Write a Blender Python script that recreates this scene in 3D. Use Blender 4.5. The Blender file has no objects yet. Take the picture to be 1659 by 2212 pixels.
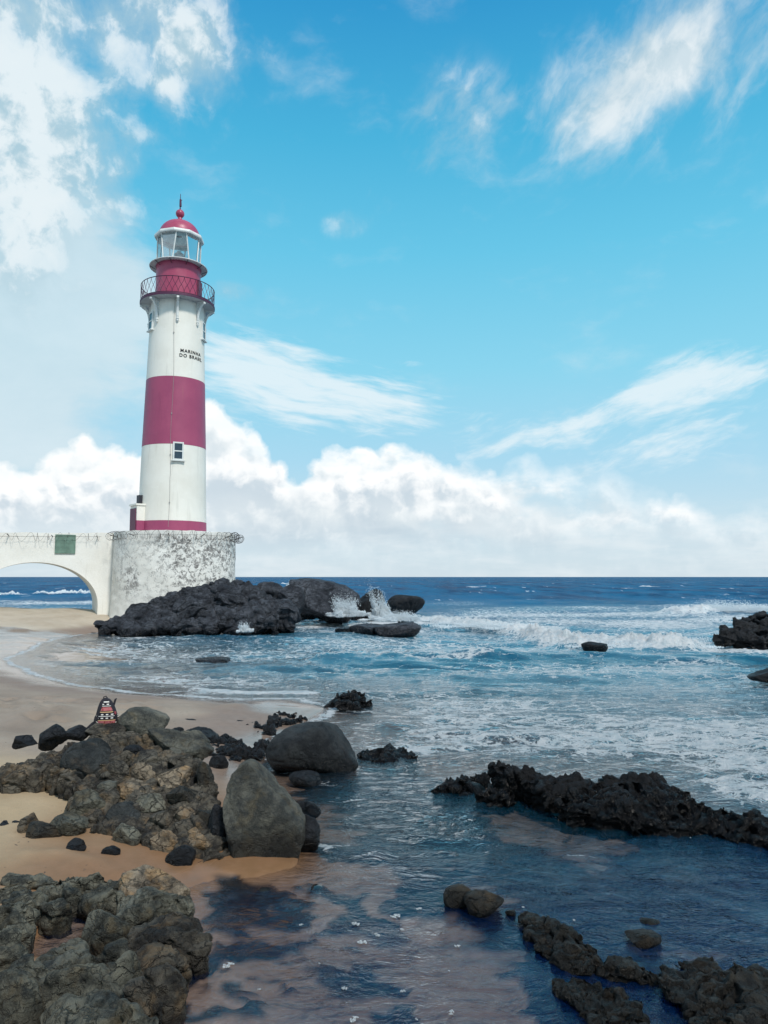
import bpy, bmesh, math, random
import numpy as np
from mathutils import Vector

S = bpy.context.scene
C = S.collection
R = math.radians

# ------------------------------------------------------------------ camera model
# focal length and principal point in the units of a 1659 x 2212 sheet; eye 3.3 m above the sea
FOC, CX, CY, PITCH, EYE = 1597.0, 829.5, 1106.0, R(5.0), 3.3
cp, sp = math.cos(PITCH), math.sin(PITCH)

def ray(px, py):
    dx, dy = (px - CX) / FOC, (CY - py) / FOC
    return dx, cp - dy * sp, sp + dy * cp

def ground(px, py, z=0.0):
    r = ray(px, py); t = (z - EYE) / r[2]
    return (r[0] * t, r[1] * t, z)

def at(px, py, Y):
    r = ray(px, py); t = Y / r[1]
    return (r[0] * t, Y, EYE + r[2] * t)

# ------------------------------------------------------------------ numpy noise
def _h(ix, iy, iz, seed):
    with np.errstate(over='ignore'):
        n = (ix.astype(np.int64) * 374761393 + iy.astype(np.int64) * 668265263 + iz.astype(np.int64) * 2147483647 + seed * 974634777) & 0xFFFFFFFF
        n = (n ^ (n >> 13)) * 1274126177 & 0xFFFFFFFF
        n = (n ^ (n >> 16)) * 2246822519 & 0xFFFFFFFF
        n = n ^ (n >> 15)
    return (n & 0xFFFFFF).astype(np.float64) / 16777215.0

def vnoise(P, seed=0):
    F = np.floor(P); f = P - F; I = F.astype(np.int64)
    u = f * f * f * (f * (f * 6 - 15) + 10)
    out = 0.0
    for a in (0, 1):
        wx = u[:, 0] if a else 1 - u[:, 0]
        for b in (0, 1):
            wy = u[:, 1] if b else 1 - u[:, 1]
            for c in (0, 1):
                wz = u[:, 2] if c else 1 - u[:, 2]
                out = out + wx * wy * wz * _h(I[:, 0] + a, I[:, 1] + b, I[:, 2] + c, seed)
    return out * 2 - 1

def fbm(P, oct=4, seed=0, gain=0.5, lac=2.03):
    s, a = 0.0, 1.0
    Q = P.copy()
    for i in range(oct):
        s = s + a * vnoise(Q, seed + i * 17); a *= gain; Q = Q * lac + 3.7
    return s

def ridged(P, oct=4, seed=0, gain=0.5, lac=2.03):
    s, a = 0.0, 1.0
    Q = P.copy()
    for i in range(oct):
        s = s + a * (1 - np.abs(vnoise(Q, seed + i * 17)) * 2); a *= gain; Q = Q * lac + 3.7
    return s

def worley(P, seed=0):
    F = np.floor(P).astype(np.int64)
    f1 = np.full(len(P), 9.0); f2 = np.full(len(P), 9.0)
    for a in (-1, 0, 1):
        for b in (-1, 0, 1):
            for c in (-1, 0, 1):
                X, Y, Z = F[:, 0] + a, F[:, 1] + b, F[:, 2] + c
                d = (X + _h(X, Y, Z, seed) - P[:, 0]) ** 2 + (Y + _h(X, Y, Z, seed + 1) - P[:, 1]) ** 2 + (Z + _h(X, Y, Z, seed + 2) - P[:, 2]) ** 2
                m = d < f1
                f2 = np.where(m, f1, np.minimum(f2, d)); f1 = np.where(m, d, f1)
    return np.sqrt(f1), np.sqrt(f2)

def sstep(a, b, x):
    t = np.clip((x - a) / (b - a), 0, 1)
    return t * t * (3 - 2 * t)

def poly_sd(poly, X, Y):
    """signed distance to a closed polygon, positive inside"""
    P = np.asarray(poly, float); n = len(P)
    d = np.full(X.shape, 1e9); ins = np.zeros(X.shape, bool)
    for i in range(n):
        ax, ay = P[i]; bx, by = P[(i + 1) % n]
        ex, ey = bx - ax, by - ay
        wx, wy = X - ax, Y - ay
        t = np.clip((wx * ex + wy * ey) / (ex * ex + ey * ey + 1e-12), 0, 1)
        d = np.minimum(d, np.hypot(wx - ex * t, wy - ey * t))
        c = ((ay > Y) != (by > Y))
        xi = ax + (Y - ay) * ex / (ey if abs(ey) > 1e-9 else 1e-9)
        ins ^= c & (X < xi)
    return np.where(ins, d, -d)

def line_d(pts, X, Y):
    """distance to an open polyline and the 0..1 position along it"""
    P = np.asarray(pts, float); n = len(P) - 1
    d = np.full(X.shape, 1e9); s = np.zeros(X.shape)
    for i in range(n):
        ax, ay = P[i]; bx, by = P[i + 1]
        ex, ey = bx - ax, by - ay
        t = np.clip(((X - ax) * ex + (Y - ay) * ey) / (ex * ex + ey * ey + 1e-12), 0, 1)
        q = np.hypot(X - ax - ex * t, Y - ay - ey * t)
        m = q < d
        d = np.where(m, q, d); s = np.where(m, (i + t) / n, s)
    return d, s

# ------------------------------------------------------------------ mesh helpers
def mesh_np(name, V, F, smooth=True):
    me = bpy.data.meshes.new(name)
    V = np.asarray(V, np.float32); F = np.asarray(F, np.int32)
    k = F.shape[1]
    me.vertices.add(len(V)); me.vertices.foreach_set('co', V.ravel())
    me.loops.add(F.size); me.loops.foreach_set('vertex_index', F.ravel())
    me.polygons.add(len(F))
    me.polygons.foreach_set('loop_start', np.arange(0, F.size, k, dtype=np.int32))
    me.polygons.foreach_set('loop_total', np.full(len(F), k, np.int32))
    me.polygons.foreach_set('use_smooth', np.full(len(F), smooth, bool))
    me.update(calc_edges=True); me.validate()
    return me

def link(name, me, mat=None, parent=None, loc=None, rot=None):
    o = bpy.data.objects.new(name, me); C.objects.link(o)
    if mat is not None and me is not None: me.materials.append(mat)
    if parent is not None: o.parent = parent
    if loc is not None: o.location = loc
    if rot is not None: o.rotation_euler = rot
    return o

def tag(o, label=None, cat=None, group=None, kind=None):
    if label: o['label'] = label
    if cat: o['category'] = cat
    if group: o['group'] = group
    if kind: o['kind'] = kind
    return o

def empty(name, loc, rz=0, **k):
    o = bpy.data.objects.new(name, None); C.objects.link(o)
    o.location = loc; o.rotation_euler = (0, 0, rz)
    return tag(o, **k)

class MB:
    """collects shapes and links them as one mesh"""
    def __init__(s): s.v = []; s.f = []
    def add(s, V, F):
        n = len(s.v); s.v += [tuple(p) for p in V]; s.f += [tuple(i + n for i in q) for q in F]
    def box(s, c, d, ax=None):
        ax = ax or (Vector((1, 0, 0)), Vector((0, 1, 0)), Vector((0, 0, 1))); c = Vector(c)
        V = [c + ax[0] * (i * d[0] / 2) + ax[1] * (j * d[1] / 2) + ax[2] * (k * d[2] / 2) for i in (-1, 1) for j in (-1, 1) for k in (-1, 1)]
        s.add(V, [(0, 1, 3, 2), (4, 6, 7, 5), (0, 4, 5, 1), (2, 3, 7, 6), (0, 2, 6, 4), (1, 5, 7, 3)])
    def tube(s, pts, r, n=6, closed=False, cap=True):
        pts = [Vector(p) for p in pts]; m = len(pts); base = len(s.v)
        rr = r if isinstance(r, (list, tuple)) else [r] * m
        up = Vector((0, 0, 1))
        for i, p in enumerate(pts):
            a = pts[i - 1] if (i > 0 or closed) else p
            b = pts[(i + 1) % m] if (i < m - 1 or closed) else p
            t = (b - a).normalized() if (b - a).length > 1e-9 else Vector((0, 0, 1))
            u = t.cross(up)
            if u.length < 0.05: u = t.cross(Vector((1, 0, 0)))
            u.normalize(); w = u.cross(t)
            for k in range(n):
                an = 2 * math.pi * k / n
                s.v.append(tuple(p + (u * math.cos(an) + w * math.sin(an)) * rr[i]))
        for i in range(m if closed else m - 1):
            j = (i + 1) % m
            for k in range(n):
                q = (k + 1) % n
                s.f.append((base + i * n + k, base + i * n + q, base + j * n + q, base + j * n + k))
        if cap and not closed:
            s.f.append(tuple(base + k for k in range(n))); s.f.append(tuple(base + (m - 1) * n + k for k in reversed(range(n))))
    def lathe(s, prof, n=64, a0=0.0, a1=None, cz=(0, 0), poly=False):
        full = a1 is None; a1 = a0 + 2 * math.pi if full else a1
        m = n if full else n + 1; base = len(s.v)
        for (r, z) in prof:
            for k in range(m):
                a = a0 + (a1 - a0) * k / n
                s.v.append((cz[0] + r * math.sin(a), cz[1] - r * math.cos(a), z))
        for i in range(len(prof) - 1):
            for k in range(n):
                q = (k + 1) % m
                s.f.append((base + i * m + k, base + i * m + q, base + (i + 1) * m + q, base + (i + 1) * m + k))
    def prism(s, outline, origin, u, w, depth):
        """closed outline in (u, w) plane, thickened along u x w"""
        u, w, o = Vector(u), Vector(w), Vector(origin); nn = u.cross(w).normalized()
        n = len(outline)
        A = [o + u * a + w * b - nn * depth / 2 for a, b in outline]; B = [p + nn * depth for p in A]
        s.add(A + B, [tuple(reversed(range(n))), tuple(range(n, 2 * n))] + [(i, (i + 1) % n, n + (i + 1) % n, n + i) for i in range(n)])
    def build(s, name, mat, parent=None, smooth=False, bevel=0, loc=None, angle=35):
        me = bpy.data.meshes.new(name); me.from_pydata(s.v, [], s.f); me.update()
        bm = bmesh.new(); bm.from_mesh(me)
        bmesh.ops.recalc_face_normals(bm, faces=bm.faces[:])
        bm.to_mesh(me); bm.free()
        if smooth:
            me.polygons.foreach_set('use_smooth', [True] * len(me.polygons))
            me.set_sharp_from_angle(angle=R(angle))
        o = link(name, me, mat, parent, loc)
        if bevel:
            b = o.modifiers.new('bevel', 'BEVEL'); b.width = bevel; b.segments = 2; b.limit_method = 'ANGLE'; b.angle_limit = R(40)
        return o

# ------------------------------------------------------------------ node helpers
class N:
    def __init__(s, tree): s.t = tree; s.nodes = tree.nodes
    def new(s, typ, **k):
        n = s.nodes.new(typ)
        for a, b in k.items(): setattr(n, a, b)
        return n
    def put(s, sock, v):
        if hasattr(v, 'is_output') or isinstance(v, bpy.types.NodeSocket): s.t.links.new(v, sock)
        elif v is not None:
            if isinstance(v, (tuple, list)) and len(v) == 3 and sock.type == 'RGBA': v = (*v, 1)
            sock.default_value = v
    def m(s, op, a, b=None, c=None, clamp=False):
        n = s.new('ShaderNodeMath', operation=op, use_clamp=clamp)
        s.put(n.inputs[0], a)
        if b is not None: s.put(n.inputs[1], b)
        if c is not None: s.put(n.inputs[2], c)
        return n.outputs[0]
    def vm(s, op, a, b=None):
        n = s.new('ShaderNodeVectorMath', operation=op)
        s.put(n.inputs[0], a)
        if b is not None: s.put(n.inputs[1 if op != 'SCALE' else 3], b)
        return n.outputs[0]
    def xyz(s, x, y, z):
        n = s.new('ShaderNodeCombineXYZ')
        for i, v in enumerate((x, y, z)): s.put(n.inputs[i], v)
        return n.outputs[0]
    def sep(s, v):
        n = s.new('ShaderNodeSeparateXYZ'); s.put(n.inputs[0], v); return n.outputs
    def noise(s, vec, scale, detail=4, rough=0.5, dist=0.0, out='Fac', lac=2.0):
        n = s.new('ShaderNodeTexNoise'); s.put(n.inputs['Vector'], vec)
        for k, v in (('Scale', scale), ('Detail', detail), ('Roughness', rough), ('Distortion', dist), ('Lacunarity', lac)): s.put(n.inputs[k], v)
        return n.outputs['Fac' if out == 'Fac' else 'Color']
    def voro(s, vec, scale, feature='DISTANCE_TO_EDGE', rnd=1.0):
        n = s.new('ShaderNodeTexVoronoi', feature=feature); s.put(n.inputs['Vector'], vec); s.put(n.inputs['Scale'], scale); s.put(n.inputs['Randomness'], rnd)
        return n.outputs['Distance']
    def mix(s, fac, a, b, mode='MIX'):
        n = s.new('ShaderNodeMix', data_type='RGBA', blend_type=mode); n.clamp_factor = True
        s.put(n.inputs[0], fac); s.put(n.inputs[6], a); s.put(n.inputs[7], b)
        return n.outputs[2]
    def ss(s, x, a, b, lo=0.0, hi=1.0):
        n = s.new('ShaderNodeMapRange', interpolation_type='SMOOTHSTEP'); s.put(n.inputs[0], x)
        for i, v in enumerate((a, b, lo, hi)): s.put(n.inputs[i + 1], v)
        return n.outputs[0]
    def lin(s, x, a, b, lo=0.0, hi=1.0):
        n = s.new('ShaderNodeMapRange', interpolation_type='LINEAR'); s.put(n.inputs[0], x)
        for i, v in enumerate((a, b, lo, hi)): s.put(n.inputs[i + 1], v)
        return n.outputs[0]
    def ramp(s, x, stops, interp='LINEAR'):
        n = s.new('ShaderNodeValToRGB'); e = n.color_ramp.elements; n.color_ramp.interpolation = interp
        while len(e) < len(stops): e.new(0.5)
        for el, (p, c) in zip(e, sorted(stops, key=lambda q: q[0])):
            el.position = p; el.color = (*c, 1) if isinstance(c, (tuple, list)) else (c, c, c, 1)
        s.put(n.inputs[0], x); return n.outputs[0]
    def bump(s, h, strength=0.5, dist=0.02, normal=None):
        n = s.new('ShaderNodeBump'); s.put(n.inputs['Height'], h); s.put(n.inputs['Strength'], strength); s.put(n.inputs['Distance'], dist)
        if normal is not None: s.put(n.inputs['Normal'], normal)
        return n.outputs[0]
    def attr(s, name):
        n = s.new('ShaderNodeAttribute'); n.attribute_name = name; return n.outputs['Fac']

def new_mat(name):
    m = bpy.data.materials.new(name); m.use_nodes = True
    t = m.node_tree; t.nodes.clear(); n = N(t)
    out = n.new('ShaderNodeOutputMaterial')
    return m, n, out

def princ(n, out, base, rough=0.8, normal=None, spec=0.5, **kw):
    b = n.new('ShaderNodeBsdfPrincipled')
    n.put(b.inputs['Base Color'], base); n.put(b.inputs['Roughness'], rough); n.put(b.inputs['Specular IOR Level'], spec)
    if normal is not None: n.put(b.inputs['Normal'], normal)
    for k, v in kw.items(): n.put(b.inputs[k.replace('_', ' ')], v)
    n.t.links.new(b.outputs[0], out.inputs[0]); return b

def plain(name, col, rough=0.6, metallic=0.0, var=0.12, scale=6.0, spec=0.5, bump=0.0):
    m, n, out = new_mat(name)
    tc = n.new('ShaderNodeTexCoord').outputs['Object']
    nz = n.noise(tc, scale, 5, 0.6)
    col2 = tuple(c * (1 - var) for c in col); col3 = tuple(min(1, c * (1 + var * 0.6)) for c in col)
    base = n.mix(n.ss(nz, 0.3, 0.7), col2, col3)
    princ(n, out, base, n.lin(nz, 0.3, 0.7, rough - 0.08, rough + 0.08), n.bump(nz, bump, 0.01) if bump else None, spec, Metallic=metallic)
    return m

# ------------------------------------------------------------------ materials
def rock_mat(name, dark, light, ochre=(0.30, 0.19, 0.09), och=0.0, wet=0.25, scale=1.0, crack=0.6, gloss=0.82, damp=0.15):
    m, n, out = new_mat(name)
    geo = n.new('ShaderNodeNewGeometry').outputs['Position']
    tc = n.vm('ADD', n.new('ShaderNodeTexCoord').outputs['Object'], n.vm('SCALE', geo, 0.37))
    rnd = n.new('ShaderNodeObjectInfo').outputs['Random']
    warp = n.vm('SCALE', n.noise(tc, 2.2 * scale, 3, 0.6, out='Color'), 0.35 / scale)
    p = n.vm('ADD', tc, warp)
    big = n.noise(p, 1.7 * scale, 5, 0.62)
    mid = n.noise(p, 7.0 * scale, 6, 0.68)
    fine = n.noise(tc, 48.0 * scale, 5, 0.75)
    speck = n.noise(tc, 150.0 * scale, 2, 0.6)
    f = n.m('ADD', n.m('MULTIPLY', big, 0.75), n.m('MULTIPLY', mid, 0.45))
    col = n.mix(n.ss(f, 0.47, 0.74), dark, light)
    col = n.mix(n.m('MULTIPLY', n.ss(n.noise(p, 2.6 * scale, 4, 0.6), 0.60 - och * 0.25, 0.72 - och * 0.15), min(1.0, och * 1.2)), col, ochre)
    col = n.mix(n.ss(fine, 0.35, 0.72, 0, 0.55), col, n.mix(0.5, col, light), 'MIX')
    col = n.mix(n.ss(mid, 0.5, 0.28, 0, 0.6), col, tuple(c * 0.5 for c in dark))
    col = n.mix(n.ss(speck, 0.63, 0.73, 0, 0.5), col, tuple(min(1, c * 2.4) for c in light))
    v = n.voro(n.vm('ADD', n.vm('MULTIPLY', p, (1, 1, 1.35)), n.vm('SCALE', n.noise(tc, 6.0 * scale, 4, 0.65, out='Color'), 0.22 / scale)), 2.3 * scale)
    ck = n.m('MULTIPLY', n.ss(v, 0.0, 0.045, 1.0, 0.0), n.ss(big, 0.42, 0.62))
    pl = n.vm('ADD', tc, n.vm('SCALE', n.noise(tc, 3.0 * scale, 5, 0.7, out='Color'), 0.30 / scale))
    v2 = n.voro(n.vm('MULTIPLY', pl, (0.8, 1.0, 2.6)), 3.4 * scale)
    ck2 = n.m('MULTIPLY', n.ss(v2, 0.0, 0.05, 1.0, 0.0), n.ss(mid, 0.40, 0.60))
    ck = n.m('MAXIMUM', ck, n.m('MULTIPLY', ck2, 0.8))
    col = n.mix(n.m('MULTIPLY', ck, crack), col, tuple(c * 0.25 for c in dark))
    col = n.mix(0.75, col, n.mix(1.0, col, n.ramp(rnd, [(0, 0.7), (0.5, 1.0), (1, 1.3)]), 'MULTIPLY'))
    z = n.sep(geo)[2]
    wetf = n.ss(n.m('ADD', z, n.m('MULTIPLY', n.m('SUBTRACT', big, 0.5), -0.5)), wet - 0.14, wet + 0.08, 1.0, 0.0)
    col = n.mix(wetf, col, n.mix(1.0, col, (0.36, 0.35, 0.36), 'MULTIPLY'))
    rough = n.m('SUBTRACT', n.lin(mid, 0.3, 0.7, gloss - 0.1, gloss + 0.1), n.m('MAXIMUM', n.m('MULTIPLY', wetf, 0.50), n.m('MULTIPLY', n.ss(n.noise(tc, 0.9 * scale, 4, 0.6), 0.50, 0.62), damp)))
    h = n.m('ADD', n.m('MULTIPLY', mid, 0.55), n.m('ADD', n.m('MULTIPLY', fine, 0.28), n.m('MULTIPLY', ck, -0.85 * crack)))
    nor = n.bump(h, 1.0, 0.085 / scale)
    princ(n, out, col, rough, nor, 0.28)
    return m

MATS = {}
MATS['pile'] = rock_mat('rock_brown_grey', (0.006, 0.006, 0.007), (0.125, 0.110, 0.086), och=0.30, wet=0.12)
MATS['tan'] = rock_mat('rock_tan', (0.024, 0.019, 0.015), (0.30, 0.240, 0.170), (0.34, 0.20, 0.085), och=0.55, wet=0.10)
MATS['grey'] = rock_mat('rock_grey_smooth', (0.028, 0.031, 0.030), (0.165, 0.160, 0.130), (0.20, 0.15, 0.075), och=0.26, wet=0.36, crack=0.22)
MATS['dome'] = rock_mat('rock_dark_dome', (0.007, 0.009, 0.010), (0.058, 0.062, 0.060), och=0.1, wet=0.12, crack=0.25)
MATS['lone'] = rock_mat('rock_wet_dark', (0.003, 0.004, 0.006), (0.034, 0.037, 0.038), och=0.0, wet=0.30, crack=0.08, gloss=0.75)
MATS['black'] = rock_mat('rock_black', (0.003, 0.004, 0.006), (0.024, 0.026, 0.030), och=0.0, wet=0.18, gloss=0.7)
MATS['ridge'] = rock_mat('rock_black_ridge', (0.003, 0.0035, 0.005), (0.014, 0.014, 0.016), och=0.0, wet=0.35, gloss=0.72, damp=0.4)
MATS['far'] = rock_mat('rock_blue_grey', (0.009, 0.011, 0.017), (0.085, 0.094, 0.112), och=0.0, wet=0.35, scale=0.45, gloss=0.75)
MATS['weedy'] = rock_mat('rock_weedy_brown', (0.004, 0.005, 0.006), (0.050, 0.045, 0.035), (0.085, 0.052, 0.022), och=0.4, wet=0.16, damp=0.35)
MATS['ledge'] = rock_mat('rock_grey_green', (0.008, 0.010, 0.010), (0.175, 0.168, 0.130), (0.19, 0.135, 0.065), och=0.28, wet=0.10, damp=0.42)

# ------------------------------------------------------------------ rocks
_ico = {}
def ico(level):
    if level not in _ico:
        bm = bmesh.new(); bmesh.ops.create_icosphere(bm, subdivisions=level, radius=1.0)
        _ico[level] = (np.array([v.co[:] for v in bm.verts]), np.array([[v.index for v in f.verts] for f in bm.faces]))
        bm.free()
    return _ico[level]

def rock_pts(level, seed, dims, planes=15, soft=0.020, rough=0.034, crack=0.022, freq=2.6, flat=0.0, tilt=(0, 0, 0), strata=0.0):
    V, F = ico(level)
    rg = np.random.RandomState(seed)
    nrm = rg.normal(size=(planes, 3)); nrm /= np.linalg.norm(nrm, axis=1)[:, None]
    d = rg.uniform(0.56, 0.92, planes)
    dots = np.maximum(V @ nrm.T, 0.04)
    r = np.concatenate([d[None, :] / dots, np.full((len(V), 1), 1.06)], axis=1)
    r = -soft * np.log(np.sum(np.exp(-np.minimum(r, 6) / soft), axis=1))
    P = V * r[:, None]
    lo, hi = P.min(0), P.max(0)
    P = (P - (lo + hi) / 2) / (hi - lo)
    dims = np.asarray(dims, float); size = dims.mean()
    P = P * dims
    off = rg.uniform(-50, 50, 3)
    Q = P / size * freq + off
    disp = fbm(Q, 5, seed % 97) * rough * 0.55 + (ridged(Q * 0.8, 5, seed % 89 + 5) - 0.9) * rough * 0.45 + fbm(Q * 5, 3, seed % 83) * rough * 0.16
    if crack > 0:
        W = Q * 0.75 + 0.35 * np.stack([vnoise(Q * 1.3, 3), vnoise(Q * 1.3, 4), vnoise(Q * 1.3, 5)], 1)
        f1, f2 = worley(W, seed % 71)
        disp = disp - crack * (1 - sstep(0.0, 0.13, f2 - f1)) + crack * 0.5 * (0.5 - f1)
    if strata > 0:
        s = P @ np.array([0.25, 0.35, 0.9]) / size * 9 + 0.8 * vnoise(Q, 9)
        disp = disp + strata * (np.abs((s % 1.0) - 0.5) * 2 - 0.5)
    dirs = P / np.maximum(np.linalg.norm(P, axis=1), 1e-6)[:, None]
    P = P + dirs * (disp * size)[:, None]
    if any(tilt):
        from mathutils import Euler
        P = P @ np.array(Euler(tilt).to_matrix()).T
    return P, F

PILE_Y = ([1540, 1560, 1600, 1650, 1700, 1750, 1800, 1880], [11.9, 11.6, 11.15, 10.6, 10.05, 9.6, 9.15, 8.45])
def depth_at(px, py, surf):
    if surf == 'pile': return float(np.interp(py, *PILE_Y))
    if isinstance(surf, tuple): return float(np.interp(py, surf[0], surf[1]))
    return ground(px, py, surf)[1]

_seed = [11]
def place(cx, cy, w, h, surf, dep=0.9, push=0.25, **k):
    """centre and size of a rock that covers about w x h at the sheet position (cx, cy), lying on the surface surf"""
    r = ray(cx, cy)
    if isinstance(surf, (int, float)):
        Y = ground(cx, cy + h * 0.42, surf)[1]
    else:
        Y = depth_at(cx, cy, surf)
    t = Y / r[1]
    W, Hh = w * t / FOC, h * t / FOC
    D = max(W, Hh) * dep
    a = math.atan2(-r[2], math.hypot(r[0], r[1]))
    hv = Hh * Hh - (D * math.sin(a)) ** 2
    Hz = math.sqrt(hv) / math.cos(a) if hv > (0.45 * Hh) ** 2 else 0.45 * Hh
    Y += push * D
    if isinstance(surf, (int, float)):
        c = Vector((r[0] * Y / r[1], Y, 0)); c.z = EYE + r[2] * Y / r[1]
    else:
        c = Vector((r[0] * Y / r[1], Y, EYE + r[2] * Y / r[1]))
    _seed[0] += 7
    lv = k.pop('level', 6 if max(w, h) > 66 else 5 if max(w, h) > 26 else 4)
    if max(w, h) > 120: lv = max(lv, 6)
    P, F = rock_pts(lv, k.pop('seed', _seed[0]), (W * 1.08, D, Hz * 1.08), **k)
    if surf != 'pile': P, F, c = rooted((P, F, c), (-0.07 if c.y < 25 else -0.38) if isinstance(surf, (int, float)) else -0.25)
    return P, F, c

def rock(name, chunks, mat, label, group=None, cat='rock'):
    """one rock object out of one or more grown-together chunks"""
    if not isinstance(chunks, list): chunks = [chunks]
    o0 = chunks[0][2].copy()
    Vs, Fs, n = [], [], 0
    for P, F, c in chunks:
        Vs.append(P + np.array(c - o0)); Fs.append(F + n); n += len(P)
    me = mesh_np(name, np.concatenate(Vs), np.concatenate(Fs))
    o = link(name, me, MATS[mat], loc=o0)
    return tag(o, label, cat, group)

def rooted(pc, zb):
    """draw the lower half of a chunk down to bedrock so that nothing hangs in the air"""
    P, F, c = pc; lo = P[:, 2].min(); need = zb - c.z
    if need < lo:
        P = P.copy(); P[:, 2] = np.where(P[:, 2] < 0, P[:, 2] * need / lo, P[:, 2])
    return P, F, c

def fill(poly, size, surf, seed, n=200, jitter=0.35, gap=0.62, hfac=0.85, root=-0.2, **k):
    """chunks that together fill an outline given on the sheet"""
    rg = random.Random(seed); xs = [p[0] for p in poly]; ys = [p[1] for p in poly]
    pts = []; out = []
    for _ in range(n * 40):
        x, y = rg.uniform(min(xs), max(xs)), rg.uniform(min(ys), max(ys))
        sd = poly_sd(poly, np.array([x]), np.array([y]))[0]
        s = size * rg.uniform(1 - jitter, 1 + jitter)
        if sd < s * 0.34: 
            s = max(sd / 0.36, size * 0.45)
            if sd < s * 0.33: continue
        if any(math.hypot(x - a, y - b) < gap * 0.5 * (s + q) for a, b, q in pts): continue
        pts.append((x, y, s))
        if len(pts) >= n: break
    for i, (x, y, s) in enumerate(pts):
        out.append(rooted(place(x, y, s * rg.uniform(1.05, 1.45), s * hfac * rg.uniform(0.85, 1.1), surf, level=k.get('level', 4), seed=seed * 131 + i, **{q: v for q, v in k.items() if q != 'level'}), root))
    return out

def fused(name, chunks, mat, label, px=1.6, amp=0.05, freq=1.0, seed=1, cat='rock outcrop', group=None, crack=0.5, jag=0.6):
    """chunks grown together into one continuous body of rock, then weathered"""
    o0 = np.mean([np.array(c) for _, _, c in chunks], 0)
    Vs, Fs, n = [], [], 0
    for P, F, c in chunks:
        Vs.append(P + (np.array(c) - o0)); Fs.append(F + n); n += len(P)
    me = mesh_np('raw', np.concatenate(Vs), np.concatenate(Fs))
    ob = bpy.data.objects.new('raw', me); C.objects.link(ob)
    dist = math.hypot(o0[0], o0[1]); vox = px * dist / 739.0
    rm = ob.modifiers.new('remesh', 'REMESH'); rm.mode = 'VOXEL'; rm.voxel_size = vox
    sm = ob.modifiers.new('smooth', 'SMOOTH'); sm.iterations = 2; sm.factor = 0.5
    bpy.context.view_layer.update()
    m2 = bpy.data.meshes.new_from_object(ob.evaluated_get(bpy.context.evaluated_depsgraph_get()))
    bpy.data.objects.remove(ob); bpy.data.meshes.remove(me)
    bm = bmesh.new(); bm.from_mesh(m2); bm.verts.ensure_lookup_table(); seen = set(); isl = []
    for v in bm.verts:
        if v.index in seen: continue
        st, comp = [v], []; seen.add(v.index)
        while st:
            q = st.pop(); comp.append(q)
            for e in q.link_edges:
                w_ = e.other_vert(q)
                if w_.index not in seen: seen.add(w_.index); st.append(w_)
        isl.append(comp)
    big = max(len(c_) for c_ in isl)
    drop = [v for c_ in isl if len(c_) < 0.06 * big for v in c_]
    if drop: bmesh.ops.delete(bm, geom=drop, context='VERTS'); bm.to_mesh(m2); m2.update()
    bm.free()
    V = np.empty(len(m2.vertices) * 3); m2.vertices.foreach_get('co', V); V = V.reshape(-1, 3)
    Nn = np.empty(len(m2.vertices) * 3); m2.vertices.foreach_get('normal', Nn); Nn = Nn.reshape(-1, 3)
    Q = V * freq + seed * 3.1
    Wp = Q + 0.35 * np.stack([vnoise(Q * 1.7, 3), vnoise(Q * 1.7, 4), vnoise(Q * 1.7, 5)], 1)
    f1, f2 = worley(Wp * np.array([1, 1, 1.4]), seed)
    g1, g2 = worley(Wp * 2.6, seed + 9)
    d = amp * (0.9 * fbm(Q * 1.6, 5, seed) + jag * (ridged(Q * 2.3, 5, seed + 3, 0.55) - 0.9) + 0.16 * fbm(Q * 9, 3, seed + 5))
    d = d - amp * crack * (1.6 * (1 - sstep(0.0, 0.16, f2 - f1)) + 0.7 * (1 - sstep(0.0, 0.2, g2 - g1)))
    V = V + Nn * d[:, None]
    m2.vertices.foreach_set('co', V.astype(np.float32).ravel())
    m2.polygons.foreach_set('use_smooth', np.ones(len(m2.polygons), bool)); m2.update(); m2.name = name
    o = link(name, m2, MATS[mat], loc=tuple(o0))
    return tag(o, label, cat, group)

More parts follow.
